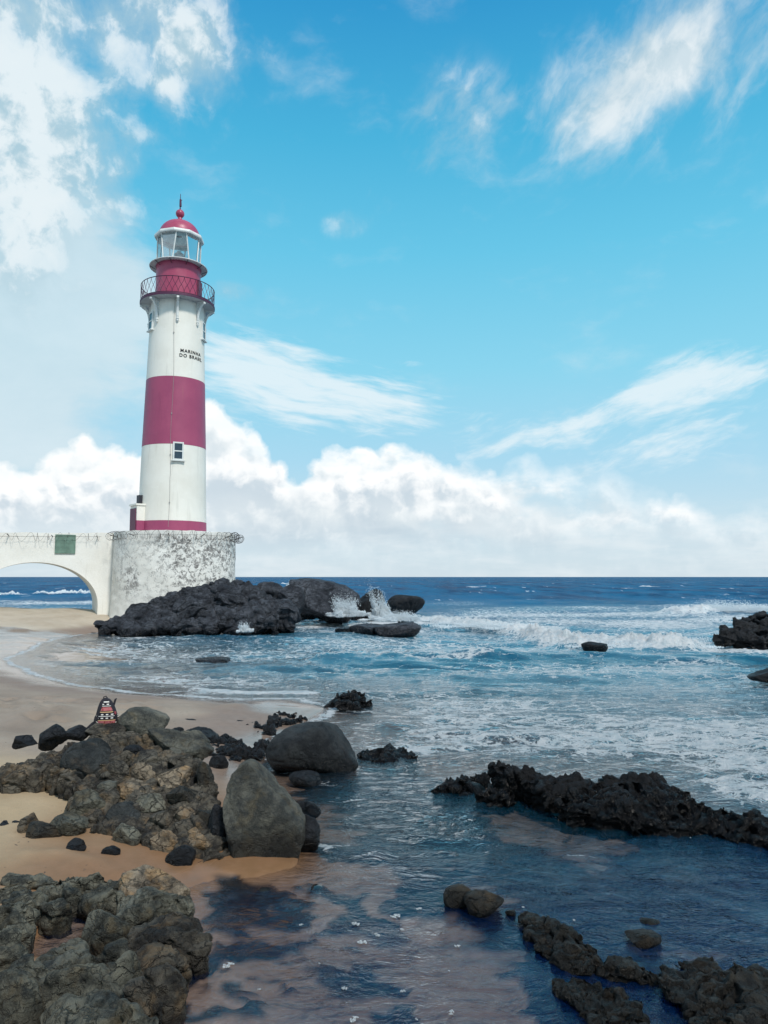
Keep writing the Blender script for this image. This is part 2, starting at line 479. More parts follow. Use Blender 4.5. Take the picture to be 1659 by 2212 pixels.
# ------------------------------------------------------------------ ground
G2 = lambda pts, z=0.0: [ground(x, y, z)[:2] for x, y in pts]
SHORE = G2([(345, 1352), (215, 1364), (70, 1388), (2, 1422), (44, 1456), (145, 1484), (300, 1502), (450, 1510), (620, 1514), (700, 1532),
            (660, 1560), (590, 1588), (545, 1610), (575, 1650), (600, 1720), (655, 1800), (640, 1872), (560, 1893), (440, 1902), (300, 1960), (240, 2080), (240, 2300)])
SHORE = [(-11.0, 57.0)] + SHORE + [(-3.2, 0.0), (-60, -20), (-120, 20), (-120, 60), (-30, 60)]
SHORE = [SHORE[0]] + SHORE[1:]
PUDDLE = G2([(62, 2040), (120, 1985), (170, 1968), (205, 1985), (170, 2020), (130, 2050), (70, 2065)])
DARK_BEDS_REFL = [G2(p) for p in (  # dark rock on the seabed, with pool reflections painted in as colour
    [(430, 1908), (600, 1905), (632, 1925), (628, 1965), (560, 2010), (430, 2005), (390, 1960)],  # shade and reflection of the tall boulder, painted on the seabed
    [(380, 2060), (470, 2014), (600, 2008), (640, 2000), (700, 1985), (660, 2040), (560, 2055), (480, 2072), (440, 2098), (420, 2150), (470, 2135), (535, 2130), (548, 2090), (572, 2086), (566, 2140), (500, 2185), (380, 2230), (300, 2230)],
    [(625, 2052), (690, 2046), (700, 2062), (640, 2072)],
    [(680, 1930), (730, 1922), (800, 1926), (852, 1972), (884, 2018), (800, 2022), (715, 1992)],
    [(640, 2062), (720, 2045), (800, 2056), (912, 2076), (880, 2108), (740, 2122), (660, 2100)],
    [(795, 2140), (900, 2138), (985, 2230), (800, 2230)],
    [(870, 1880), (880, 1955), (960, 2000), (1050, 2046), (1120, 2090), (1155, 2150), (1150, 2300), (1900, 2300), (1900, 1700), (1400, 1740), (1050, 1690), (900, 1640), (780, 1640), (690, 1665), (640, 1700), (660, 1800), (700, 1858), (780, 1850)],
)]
SAND_PATCHES = [G2(p) for p in (
    [(1000, 1915), (1030, 1898), (1112, 1918), (1085, 1955), (1040, 1945)],
    [(950, 1990), (1010, 2005), (1085, 2038), (1112, 2066), (1040, 2048), (985, 2022)],
    [(1010, 1735), (1150, 1728), (1330, 1765), (1372, 1800), (1270, 1845), (1130, 1815)],
    [(640, 1735), (720, 1740), (760, 1800), (680, 1810)],
    [(1460, 2000), (1520, 2003), (1530, 2022), (1470, 2018)],
)]

def terrain(X, Y):
    P2 = np.stack([X, Y, np.zeros_like(X)], 1)
    wob = fbm(P2 * 0.45, 3, 5) * np.clip(Y * 0.012, 0.05, 0.5)
    d = poly_sd(SHORE, X, Y) + wob * 0.6
    zin = 1.75 * (1 - np.exp(-np.maximum(d, 0) * 0.115 / 1.75)) + 0.012
    # tidal bay: the wet sheet in the far corner is nearly level
    sheet = np.exp(-((X + 16.5) / 5.0) ** 2 - ((Y - 33) / 7.5) ** 2)
    steep = sstep(40, 44, Y) * sstep(-24, -20.5, X) if False else sstep(40, 45, Y)
    zin = zin * (1 - steep) + steep * (1.50 * (1 - np.exp(-np.maximum(d, 0) * 0.27 / 1.50)) + 0.012)
    zin = zin * (1 - 0.5 * sheet)
    zin = np.where(Y < 13, np.minimum(zin, 0.55), zin)
    dd = np.maximum(-d, 0)
    deep = np.where(Y < 14, 0.16 + 0.02 * np.maximum(X - 1, 0), 0.30 + np.clip((Y - 14) * 0.055, 0, 4))
    zout = -deep * (1 - np.exp(-dd * 0.10 / deep))
    z = np.where(d > 0, zin, zout)
    pud = poly_sd(PUDDLE, X, Y)
    z = np.where(Y < 9, z - (z + 0.05) * sstep(-0.25, 0.12, pud), z)
    z = z + fbm(P2 * 1.7, 3, 8) * 0.018 * np.clip(np.abs(d), 0.15, 1) + fbm(P2 * 0.5, 2, 9) * 0.05 * np.clip(d * 0.25, 0, 1)
    return z, d

def fan(y0, y1, k0, nx, half, x_extra=0.0):
    ys = [y0]
    while ys[-1] < y1:
        y = ys[-1]
        ys.append(y * (1 + (k0 if y < 70 else k0 * 2.2 if y < 400 else k0 * 9)))
    ys = np.array(ys); u = np.linspace(-half, half, nx)
    Y = np.repeat(ys[:, None], nx, 1); X = u[None, :] * (Y + x_extra)
    i = np.arange(len(ys) - 1)[:, None] * nx + np.arange(nx - 1)[None, :]
    F = np.stack([i, i + 1, i + nx + 1, i + nx], -1).reshape(-1, 4)
    return X.ravel(), Y.ravel(), F, len(ys)

X, Y, F, _n = fan(2.5, 4000, 0.0075, 620, 0.95, 3.0)
Z, D = terrain(X, Y)
P2 = np.stack([X, Y, np.zeros_like(X)], 1)
# footprints trodden into the dry beach
rgf = random.Random(4)
for k in range(90):
    px, py = rgf.uniform(0, 330), rgf.uniform(1495, 1565)
    gx, gy, _ = ground(px, py, 0.4)
    q = ((X - gx) / 0.22) ** 2 + ((Y - gy) / 0.13) ** 2
    m = q < 9
    Z[m] += (-0.07 * np.exp(-q[m]) + 0.02 * np.exp(-(np.sqrt(q[m]) - 1.5) ** 2 * 4))
# little scarp left by the last wave in the near sand
for (pts, amp) in (([(60, 1866), (140, 1858), (215, 1870), (250, 1885)], 0.03), ([(380, 1880), (430, 1858), (470, 1868)], 0.02)):
    dl, _ = line_d(G2(pts, 0.1), X, Y); Z += amp * np.exp(-(dl / 0.12) ** 2)
wq = vnoise(P2 * 2.3, 40) * 0.24 + vnoise(P2 * np.array([3.0, 9.0, 1]), 41) * 0.22
wy = vnoise(P2 * 2.3 + 9, 42) * 0.22 + vnoise(P2 * 6.1 + 9, 43) * 0.10
bed_refl = np.zeros_like(X); near = Y < 30
for pl in DARK_BEDS_REFL:
    s = poly_sd(pl, X[near] + wq[near], Y[near] + wy[near]); bed_refl[near] = np.maximum(bed_refl[near], sstep(-0.03, 0.05, s))
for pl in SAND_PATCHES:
    s = poly_sd(pl, X[near] + wq[near], Y[near] + wy[near]); bed_refl[near] *= 1 - 0.85 * sstep(-0.12, 0.15, s)
Z = Z + np.where(Y < 9.5, bed_refl * (0.015 + 0.045 * vnoise(P2 * 2.6, 21) + 0.022 * vnoise(P2 * 7, 22)), np.where(near, bed_refl * 0.03 * vnoise(P2 * 3, 21), 0))
me = mesh_np('beach', np.stack([X, Y, Z], 1), F)
wetz = 1 - sstep(0.10, 0.34, Z + fbm(P2 * 0.6, 3, 31) * 0.06)
film = 1 - sstep(0.02, 0.115, Z + fbm(P2 * 0.35, 3, 33) * 0.035)
wetz = np.where(Y > 36, 1 - sstep(0.18, 0.42, Z + fbm(P2 * 0.5, 3, 31) * 0.05), wetz)
SHEET = G2([(-60, 1368), (0, 1366), (110, 1362), (205, 1354), (345, 1352), (300, 1400), (100, 1450), (300, 1490), (640, 1505), (720, 1530), (640, 1556), (560, 1548), (420, 1528), (250, 1500), (100, 1470), (0, 1456), (-60, 1450)])
sh = np.zeros_like(X); mm = (Y > 12) & (Y < 60)
sh[mm] = sstep(-0.3, 0.5, poly_sd(SHEET, X[mm] + 0.3 * wq[mm], Y[mm] + 0.5 * wy[mm]))
film = np.maximum(film, sh); wetz = np.maximum(wetz, sh)
damp = sstep(11.0, 12.5, Y) * (1 - sstep(24, 36, Y)) * (0.8 + 0.2 * vnoise(P2 * 0.7, 52))
for nm, arr in (('wet', np.where(Y > 42, np.minimum(wetz, 1 - sstep(0.16, 0.40, Z)), wetz)), ('film', film * (1 - sstep(42.0, 43.5, Y))), ('bed_refl', bed_refl), ('damp', damp)):
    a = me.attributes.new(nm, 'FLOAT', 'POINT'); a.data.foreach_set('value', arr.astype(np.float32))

def sand_mat():
    m, n, out = new_mat('sand')
    geo = n.new('ShaderNodeNewGeometry').outputs['Position']
    wet, film, bed_refl = n.attr('wet'), n.attr('film'), n.attr('bed_refl')
    big = n.noise(geo, 0.7, 5, 0.6); mid = n.noise(geo, 5.0, 5, 0.65); grain = n.noise(geo, 160.0, 3, 0.7); g2 = n.noise(geo, 40.0, 4, 0.7)
    dry = n.mix(n.ss(big, 0.3, 0.7), (0.41, 0.345, 0.265), (0.52, 0.455, 0.365))
    dry = n.mix(n.ss(g2, 0.35, 0.7, 0, 0.4), dry, (0.30, 0.23, 0.16))
    wetc = n.mix(n.ss(mid, 0.3, 0.7), (0.170, 0.083, 0.037), (0.225, 0.124, 0.066))
    y = n.sep(geo)[1]
    dry = n.mix(n.m('MULTIPLY', n.attr('damp'), 0.9), dry, n.mix(n.ss(big, 0.3, 0.7), (0.195, 0.150, 0.120), (0.26, 0.205, 0.165)))
    dry = n.mix(n.ss(y, 13, 11.5), dry, n.mix(n.ss(big, 0.3, 0.7), (0.33, 0.245, 0.150), (0.42, 0.32, 0.205)))
    wetc = n.mix(n.ss(y, 11, 13), wetc, n.mix(n.ss(mid, 0.3, 0.7), (0.185, 0.130, 0.100), (0.23, 0.170, 0.135)))
    col = n.mix(n.m('MULTIPLY', wet, n.lin(mid, 0.3, 0.7, 0.85, 1.0)), dry, wetc)
    col = n.mix(n.m('MULTIPLY', n.ss(n.sep(geo)[2], 0.015, -0.06), n.ss(y, 30, 14)), col, n.mix(n.ss(mid, 0.3, 0.7), (0.215, 0.140, 0.100), (0.285, 0.200, 0.155)))  # submerged sand lightened, painting in part of the cloud reflection
    bed_reflc = n.mix(n.ss(mid, 0.3, 0.7), (0.006, 0.008, 0.012), (0.022, 0.024, 0.024))
    bed_reflc = n.mix(n.ss(n.noise(geo, 2.4, 4, 0.6), 0.6, 0.75, 0, 0.7), bed_reflc, (0.055, 0.045, 0.028))
    col = n.mix(bed_refl, col, bed_reflc)  # dark rock colour that also paints the reflections and boulder shade
    deb = n.voro(n.vm('ADD', geo, n.vm('SCALE', n.noise(geo, 9.0, 3, 0.6, out='Color'), 0.12)), 9.0, 'F1')
    col = n.mix(n.m('MULTIPLY', n.ss(deb, 0.09, 0.15, 0.85, 0.0), n.m('MULTIPLY', n.ss(n.noise(geo, 0.8, 4, 0.6), 0.50, 0.62), n.m('SUBTRACT', 1.0, film))), col, (0.045, 0.036, 0.030))
    col = n.mix(n.ss(grain, 0.6, 0.75, 0, 0.35), col, n.mix(1.0, col, (0.4, 0.4, 0.42), 'MULTIPLY'))
    rough = n.m('SUBTRACT', 0.92, n.m('ADD', n.m('MULTIPLY', wet, 0.34), n.m('MULTIPLY', film, 0.50)))
    h = n.m('ADD', n.m('MULTIPLY', mid, 0.6), n.m('ADD', n.m('MULTIPLY', g2, 0.2), n.m('MULTIPLY', grain, 0.06)))
    st = n.m('ADD', 0.06, n.m('MULTIPLY', n.m('SUBTRACT', 1.0, n.m('MAXIMUM', film, n.m('MULTIPLY', wet, 0.85))), 0.5))
    princ(n, out, col, rough, n.bump(h, st, 0.085), n.lin(film, 0, 1, 0.3, 0.42))
    return m
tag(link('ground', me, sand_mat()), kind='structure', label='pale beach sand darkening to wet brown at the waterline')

# ------------------------------------------------------------------ water
X, Y, F, ny = fan(3.2, 9000, 0.0062, 800, 0.72, 1.0)
P2 = np.stack([X, Y, np.zeros_like(X)], 1)
Zt, Dt = terrain(X, Y)
spacing = np.maximum(Y * 0.0062, 1.44 * (Y + 1) / 800)
spacing = np.where(Y > 400, Y * 0.056, np.where(Y > 70, Y * 0.0137, spacing))
out_d = np.maximum(-Dt, 0)
shoal = sstep(0.0, 3.0, out_d)
# how rough the water is: glassy pool in front, chop behind the black ridge, swell outside
pool = 1 - sstep(8.0, 10.2, Y - 0.35 * np.clip(X - 1.5, -2, 4) * 0.4)
amp = ((0.05 + 0.07 * sstep(7.2, 8.6, Y) * sstep(-0.5, 0.8, X)) * pool + (1 - pool) * (0.28 + 0.20 * sstep(8.5, 10, Y) * (1 - sstep(15, 20, Y)) + 0.5 * sstep(16, 40, Y) + 0.65 * sstep(60, 160, Y))) * (0.12 + 0.88 * shoal)
run = np.exp(-((X + 0.4 - (Y - 10) * 0.12) / 1.3) ** 2 - ((Y - 10.4) / 1.5) ** 2)
amp = amp + 0.30 * run
rg = np.random.RandomState(3)
H = np.zeros_like(X)
wx = X + 1.6 * vnoise(P2 * 0.21, 61) + 0.35 * vnoise(P2 * 1.1, 62); wyv = Y + 1.6 * vnoise(P2 * 0.23 + 7, 63) + 0.35 * vnoise(P2 * 1.2, 64)
lams = np.exp(np.linspace(math.log(0.35), math.log(26.0), 34))
for i, lam in enumerate(lams):
    th = -math.pi / 2 + rg.normal(0.12, 0.30 if lam > 2 else 0.55)
    k = 2 * math.pi / lam
    w = sstep(2.2, 4.5, lam / spacing)
    if lam > 5: w = w * sstep(lam * 1.1, lam * 3.5, Y)
    a = 0.0165 * lam ** 0.92 if lam < 4 else 0.0165 * 4 ** 0.92 * (lam / 4) ** 0.35
    ph = (wx * math.cos(th) + wyv * math.sin(th)) * k + rg.uniform(0, 6.28)
    gate = np.clip(0.45 + 1.1 * vnoise(P2 * (0.35 / lam) * np.array([1, 1.6, 1]) + i * 3.1, 70 + i % 7), 0, 1.4)
    s = np.sin(ph)
    a *= 2.1 if lam < 2.6 else 1.25
    w = w * (1 if lam < 1.6 else sstep(9 + lam * 0.6, 15 + lam * 1.5, Y))
    H += w * a * gate * (0.55 * s + 0.45 * (1 - 2 * np.abs(np.sin(ph / 2 + 0.6)) ** 0.8))
H = H * amp * 2.5
foam = np.zeros_like(X)

def wave_line(pts, height, wfront, wback, fo, lump=0.5, z0=0.0, fw=1.0, seed=1, fade=0.08):
    """a breaking or rolling crest along points of the sea surface"""
    global H, foam
    pts = np.array(G2(pts, z0))
    x0, x1 = pts[:, 0].min() - 6, pts[:, 0].max() + 6
    m = (X > x0) & (X < x1) & (Y > pts[:, 1].min() - 8) & (Y < pts[:, 1].max() + 14)
    if not m.any(): return
    xs, ys = X[m] + vnoise(P2[m] * 0.5, seed) * 0.7 * wfront, Y[m] + vnoise(P2[m] * 0.5 + 5, seed + 1) * 0.7 * wfront
    d, s = line_d(pts, xs, ys)
    yl = np.interp(xs, pts[np.argsort(pts[:, 0]), 0], pts[np.argsort(pts[:, 0]), 1])
    back = ys > yl
    w = np.where(back, wback, wfront)
    g = np.exp(-(d / w) ** 2) * sstep(0, fade, s) * sstep(0, fade, 1 - s)
    n1 = fbm(P2[m] * np.array([2.2, 1.6, 1]) , 4, seed + 2, 0.6); n2 = fbm(P2[m] * 4.5, 3, seed + 3)
    var = np.clip(0.75 + 0.5 * vnoise(P2[m] * np.array([0.45, 0.2, 1]), seed + 8), 0.1, 1.4)
    H[m] += height * g * var * (1 + lump * (0.55 * n1 + 0.5 * n2))
    foam[m] = np.maximum(foam[m], fo * np.clip(np.exp(-(d / (w * fw)) ** 2) * sstep(0, fade, s) * sstep(0, fade, 1 - s) * (1.25 + 0.35 * n1), 0, 1))

# long white roller in front of the boulders, breaker on the right, and the smaller crests nearer in
wave_line([(880, 1334), (960, 1342), (1060, 1352), (1150, 1362), (1260, 1388), (1360, 1392), (1450, 1392), (1540, 1392)], 0.52, 1.2, 3.2, 1.0, 0.55, fw=1.25, seed=101)
wave_line([(1180, 1372), (1290, 1388), (1400, 1394), (1480, 1394)], 0.22, 0.9, 1.6, 1.0, 0.45, fw=1.1, seed=108)
wave_line([(1440, 1322), (1540, 1320), (1620, 1318), (1760, 1316)], 0.85, 1.8, 4.0, 1.0, 0.5, fw=1.2, seed=112, fade=0.2)
wave_line([(640, 1410), (760, 1418), (900, 1420), (1000, 1412), (1100, 1405)], 0.34, 1.2, 1.6, 0.55, 0.25, fw=0.5, seed=121, fade=0.2)
wave_line([(380, 1488), (450, 1492), (560, 1497), (660, 1496), (700, 1500)], 0.13, 0.22, 0.5, 0.85, 0.7, fw=1.1, seed=131, fade=0.15)
wave_line([(700, 1563), (800, 1568), (900, 1567), (1000, 1572), (1080, 1580)], 0.13, 0.5, 0.8, 0.45, 0.3, fw=0.6, seed=137, fade=0.25)
wave_line([(1380, 1580), (1500, 1575), (1620, 1588), (1700, 1590)], 0.14, 0.5, 0.8, 0.5, 0.3, fw=0.7, seed=141, fade=0.25)
wave_line([(1040, 1590), (1150, 1588), (1260, 1600)], 0.12, 0.5, 0.7, 0.3, 0.3, fw=0.6, seed=143, fade=0.25)
wave_line([(80, 1282), (160, 1280), (260, 1284)], 0.9, 2.5, 4.0, 0.95, 0.5, fw=1.0, seed=151, fade=0.2)
wave_line([(-100, 1284), (-20, 1285), (50, 1286)], 0.7, 2.5, 4.0, 0.95, 0.5, fw=1.0, seed=157, fade=0.2)
wave_line([(660, 1858), (740, 1838), (800, 1835), (860, 1850)], 0.08, 0.28, 0.40, 0.36, 0.3, fw=0.9, seed=161, fade=0.2)  # pool crest whitened with foam colour to paint its glints
wave_line([(600, 1262), (640, 1262), (700, 1263)], 1.0, 4, 5, 0.9, 0.5, fw=0.9, seed=163, fade=0.2)
wave_line([(1360, 1266), (1450, 1267)], 0.5, 4, 5, 0.9, 0.4, fw=0.8, seed=167, fade=0.25)
wave_line([(1000, 1268), (1060, 1268)], 0.4, 3, 5, 0.7, 0.4, fw=0.7, seed=169, fade=0.25)

def foam_glint_blob(px, py, rx, ry, v, z=0.0, pw=1.0):
    """rx, ry in metres"""
    global foam
    gx, gy, _ = ground(px, py, z)
    q = ((X - gx) / rx) ** 2 + ((Y - gy) / ry) ** 2
    m = q < 6
    foam[m] = np.maximum(foam[m], v * np.exp(-q[m] ** pw))
for b in ((560, 1345, 4.5, 2.5, .62), (700, 1345, 4.0, 4.0, .66), (770, 1330, 2.6, 4.5, 1.0), (800, 1345, 3, 4, .85), (840, 1338, 3.0, 3.0, 1.0), (900, 1330, 3.5, 4, .9),
          (1010, 1325, 7, 8, .62), (1200, 1335, 9, 9, .62), (1400, 1340, 9, 10, .66), (1560, 1335, 9, 9, .62), (1640, 1330, 8, 10, .7), (1300, 1310, 14, 12, .50), (1000, 1300, 10, 14, .42),
          (1580, 1395, 4, 2.2, .85), (1640, 1400, 4, 2, .8), (1500, 1420, 5, 2, .5), (620, 1375, 5, 2.5, .42), (500, 1362, 4, 1.6, .6), (540, 1352, 2.5, 1.5, .8),
          (900, 1390, 7, 3, .45), (700, 1395, 6, 3, .35), (1100, 1400, 8, 3, .40),
          (1480, 1620, 2.6, 1.3, .55), (1600, 1640, 2.2, 1.8, .62), (1640, 1700, 1.4, 1.6, .66), (1560, 1590, 3, 1.5, .52), (1350, 1560, 3, 2, .40), (1250, 1630, 1.8, .9, .45),
          (900, 1612, 1.6, .8, .62), (800, 1606, 1.2, .7, .5), (1000, 1600, 1.6, 1.0, .42), (620, 1585, .7, .6, .8), (560, 1600, 1.2, .8, .5), (720, 1560, 2.0, 1.0, .40), (700, 1510, 2.2, 1.2, .48),
          (760, 1535, 2, 1, .42), (620, 1660, .5, .8, .45), (600, 1640, .4, .5, .5), (900, 1480, 5, 2.5, .28), (1200, 1500, 6, 3, .26), (1450, 1480, 6, 3, .28), (300, 1480, 3.0, 1.2, .45), (180, 1450, 2.5, 2.0, .40),
          (100, 1430, 2.0, 2.5, .42), (460, 1495, 3, 1, .5), (700, 1690, .9, .6, .44), (640, 1665, .5, .5, .5), (760, 1725, 1.0, .6, .42), (900, 1690, 1.2, .6, .40), (800, 1770, .9, .5, .36), (1050, 1800, 1.2, .5, .38), (950, 1845, 0.8, .35, .42), (1250, 1850, 1.2, .5, .34), (720, 1830, .5, .3, .46), (1120, 1560, 3, 1.2, .5), (330, 1455, 4, 3, .22), (1450, 1930, 2.2, 1.2, .20), (1600, 1900, 1.6, 1.5, .24), (1300, 1960, 1.5, 1, .18), (100, 1300, 12, 10, .6), (10, 1296, 8, 8, .6), (190, 1298, 6, 6, .62)):  # blobs in the near channel and pool paint ripple highlights as foam
    foam_glint_blob(*b)
base_f = (0.45 + 0.16 * vnoise(P2 * np.array([0.12, 0.25, 1]), 91)) * sstep(12.5, 15, Y) * (1 - sstep(45, 62, Y)) * shoal
surf = np.exp(-((Y - 78) / 26) ** 2) * np.maximum(sstep(-8, 14, X), sstep(-20, -27, X))
base_f = np.maximum(base_f, 0.60 * surf * (0.85 + 0.3 * vnoise(P2 * np.array([0.08, 0.10, 1]), 92)))
foam = np.maximum(foam, base_f)
# swash lace along the edge of the sand
edge = (Dt > -0.9) & (Dt < 0.4) & (Y > 13)
foam[edge] = np.maximum(foam[edge], 0.62 * np.exp(-((Dt[edge] + 0.28) / 0.25) ** 2))
H = np.where(shoal < 1, H * (0.2 + 0.8 * shoal), H)
H = np.clip(H, -0.9, 2.0)
depth = np.maximum(H - Zt, 0)
opac = 1 - np.exp(-depth * (1.6 + 0.8 * sstep(11, 20, Y)))
milk = np.clip(0.95 * np.exp(-((Y - 27) / 13) ** 2) + 0.7 * np.exp(-((Y - 50) / 22) ** 2), 0, 1) * sstep(12.2, 15.5, Y)
milk = np.maximum(milk, 0.95 * surf)
milk *= np.clip(0.62 + 0.45 * vnoise(P2 * np.array([0.10, 0.16, 1]), 81) + 0.35 * vnoise(P2 * np.array([0.35, 0.9, 1]), 82), 0.05, 1)
sandy = np.clip(1 - (Y - 13) / 16, 0, 1) * sstep(11.5, 14, Y) + 0.5 * np.exp(-out_d / 3.0) * sstep(14, 18, Y)
me = mesh_np('sea', np.stack([X, Y, H], 1), F)
for nm, arr in (('foam', foam), ('opac', opac), ('milk', np.clip(milk, 0, 1)), ('sandy', np.clip(sandy, 0, 1)), ('pool', pool)):
    a = me.attributes.new(nm, 'FLOAT', 'POINT'); a.data.foreach_set('value', arr.astype(np.float32))

def water_mat():
    m, n, out = new_mat('sea_water')
    geo = n.new('ShaderNodeNewGeometry').outputs['Position']
    foam, opac, milk, sandy, pool = (n.attr(a) for a in ('foam', 'opac', 'milk', 'sandy', 'pool'))
    y = n.sep(geo)[1]
    st = n.vm('MULTIPLY', geo, (0.62, 1.0, 1.0))
    # ripples: small ones near, longer ones far out
    r1 = n.noise(st, 4.2, 4, 0.62, 0.8); r2 = n.noise(st, 15.0, 4, 0.6, 0.6); r3 = n.noise(n.vm('MULTIPLY', geo, (0.05, 0.10, 0.1)), 4.0, 6, 0.68, 0.5)
    far = n.ss(y, 25, 160)
    calm = n.m('SUBTRACT', 1.0, n.m('MULTIPLY', pool, n.ss(n.noise(geo, 0.55, 3, 0.5), 0.42, 0.62, 0.68, 0.10)))
    h1 = n.m('MULTIPLY', n.m('ADD', n.m('MULTIPLY', r1, 0.070), n.m('MULTIPLY', r2, 0.018)), n.ss(y, 12, 32, 1.0, 0.30))
    nor = n.bump(n.m('MULTIPLY', h1, calm), 1.0, 1.0)
    nor = n.bump(n.m('MULTIPLY', r3, far), 1.0, 7.0, nor)
    deep = n.mix(n.ss(y, 30, 110), n.mix(pool, (0.007, 0.075, 0.130), (0.003, 0.030, 0.125)), (0.010, 0.108, 0.220))
    body = n.mix(n.m('MULTIPLY', milk, 0.85), deep, (0.075, 0.205, 0.280))
    body = n.mix(n.m('MULTIPLY', sandy, 0.48), body, (0.165, 0.135, 0.120))
    chop0 = n.noise(n.vm('MULTIPLY', geo, (0.05, 0.010, 0.1)), 1.3, 6, 0.7)
    body = n.mix(n.m('MULTIPLY', n.ss(y, 60, 160), n.ss(chop0, 0.40, 0.64)), body, n.mix(1.0, body, (0.30, 0.36, 0.46), 'MULTIPLY'))
    dif = n.new('ShaderNodeBsdfDiffuse'); n.put(dif.inputs[0], body)
    tr = n.new('ShaderNodeBsdfTransparent'); n.put(tr.inputs[0], n.mix(opac, (0.97, 0.98, 0.99), (0.55, 0.80, 0.90)))
    mx = n.new('ShaderNodeMixShader'); n.put(mx.inputs[0], opac); n.put(mx.inputs[1], tr.outputs[0]); n.put(mx.inputs[2], dif.outputs[0])
    gl = n.new('ShaderNodeBsdfGlossy'); n.put(gl.inputs['Color'], (1, 1, 1)); n.put(gl.inputs['Normal'], nor)
    n.put(gl.inputs['Roughness'], n.m('ADD', 0.012, n.m('MULTIPLY', far, 0.16)))
    fr = n.new('ShaderNodeFresnel'); n.put(fr.inputs['IOR'], 1.333); n.put(fr.inputs['Normal'], nor)
    chop = n.noise(n.vm('MULTIPLY', geo, (0.06, 0.013, 0.1)), 1.0, 6, 0.7)
    fac = n.m('MULTIPLY', fr.outputs[0], n.m('SUBTRACT', 1.0, n.m('MULTIPLY', far, n.ss(chop, 0.32, 0.68, 0.75, 0.25))))
    m2 = n.new('ShaderNodeMixShader'); n.put(m2.inputs[0], fac); n.put(m2.inputs[1], mx.outputs[0]); n.put(m2.inputs[2], gl.outputs[0])
    # foam lace
    w = n.vm('ADD', n.vm('MULTIPLY', geo, (0.55, 1, 1)), n.vm('SCALE', n.noise(geo, 1.1, 5, 0.65, out='Color'), 1.0))
    v1 = n.voro(w, 2.1); v2 = n.voro(w, 6.5)
    fn = n.noise(w, 3.5, 6, 0.72)
    lace = n.m('SUBTRACT', 1.0, n.m('MINIMUM', n.m('MULTIPLY', v1, 2.6), n.m('ADD', n.m('MULTIPLY', v2, 2.8), 0.12)))
    pat = n.m('ADD', n.m('MULTIPLY', lace, 0.55), n.m('MULTIPLY', fn, 0.60))
    thr = n.m('SUBTRACT', 1.22, n.m('MULTIPLY', foam, 1.02))
    fm = n.ss(n.m('SUBTRACT', pat, thr), -0.025, 0.085)
    fm = n.m('MULTIPLY', fm, n.ss(foam, 0.06, 0.25))
    fb = n.bump(n.m('ADD', n.noise(geo, 6, 6, 0.75), n.m('MULTIPLY', fn, 0.6)), 0.9, 0.35)
    fd = n.new('ShaderNodeBsdfDiffuse'); n.put(fd.inputs[0], n.mix(n.ss(n.noise(geo, 2.2, 6, 0.75), 0.36, 0.60), (0.62, 0.71, 0.75), (0.88, 0.90, 0.91))); n.put(fd.inputs['Normal'], fb)
    cap = n.m('MULTIPLY', n.ss(n.noise(n.vm('MULTIPLY', geo, (0.16, 0.028, 0.1)), 1.0, 5, 0.72), 0.625, 0.68), n.ss(y, 55, 110, 0.0, 0.75))
    fm = n.m('MAXIMUM', fm, cap)
    m3 = n.new('ShaderNodeMixShader'); n.put(m3.inputs[0], n.m('MULTIPLY', fm, n.lin(foam, 0.2, 0.9, 0.74, 1.0))); n.put(m3.inputs[1], m2.outputs[0]); n.put(m3.inputs[2], fd.outputs[0])
    n.t.links.new(m3.outputs[0], out.inputs[0])
    return m
tag(link('sea', me, water_mat()), kind='structure', label='blue sea with white breakers running into a shallow rock pool')
# ------------------------------------------------------------------ rocks of the place
rgR = random.Random(77)
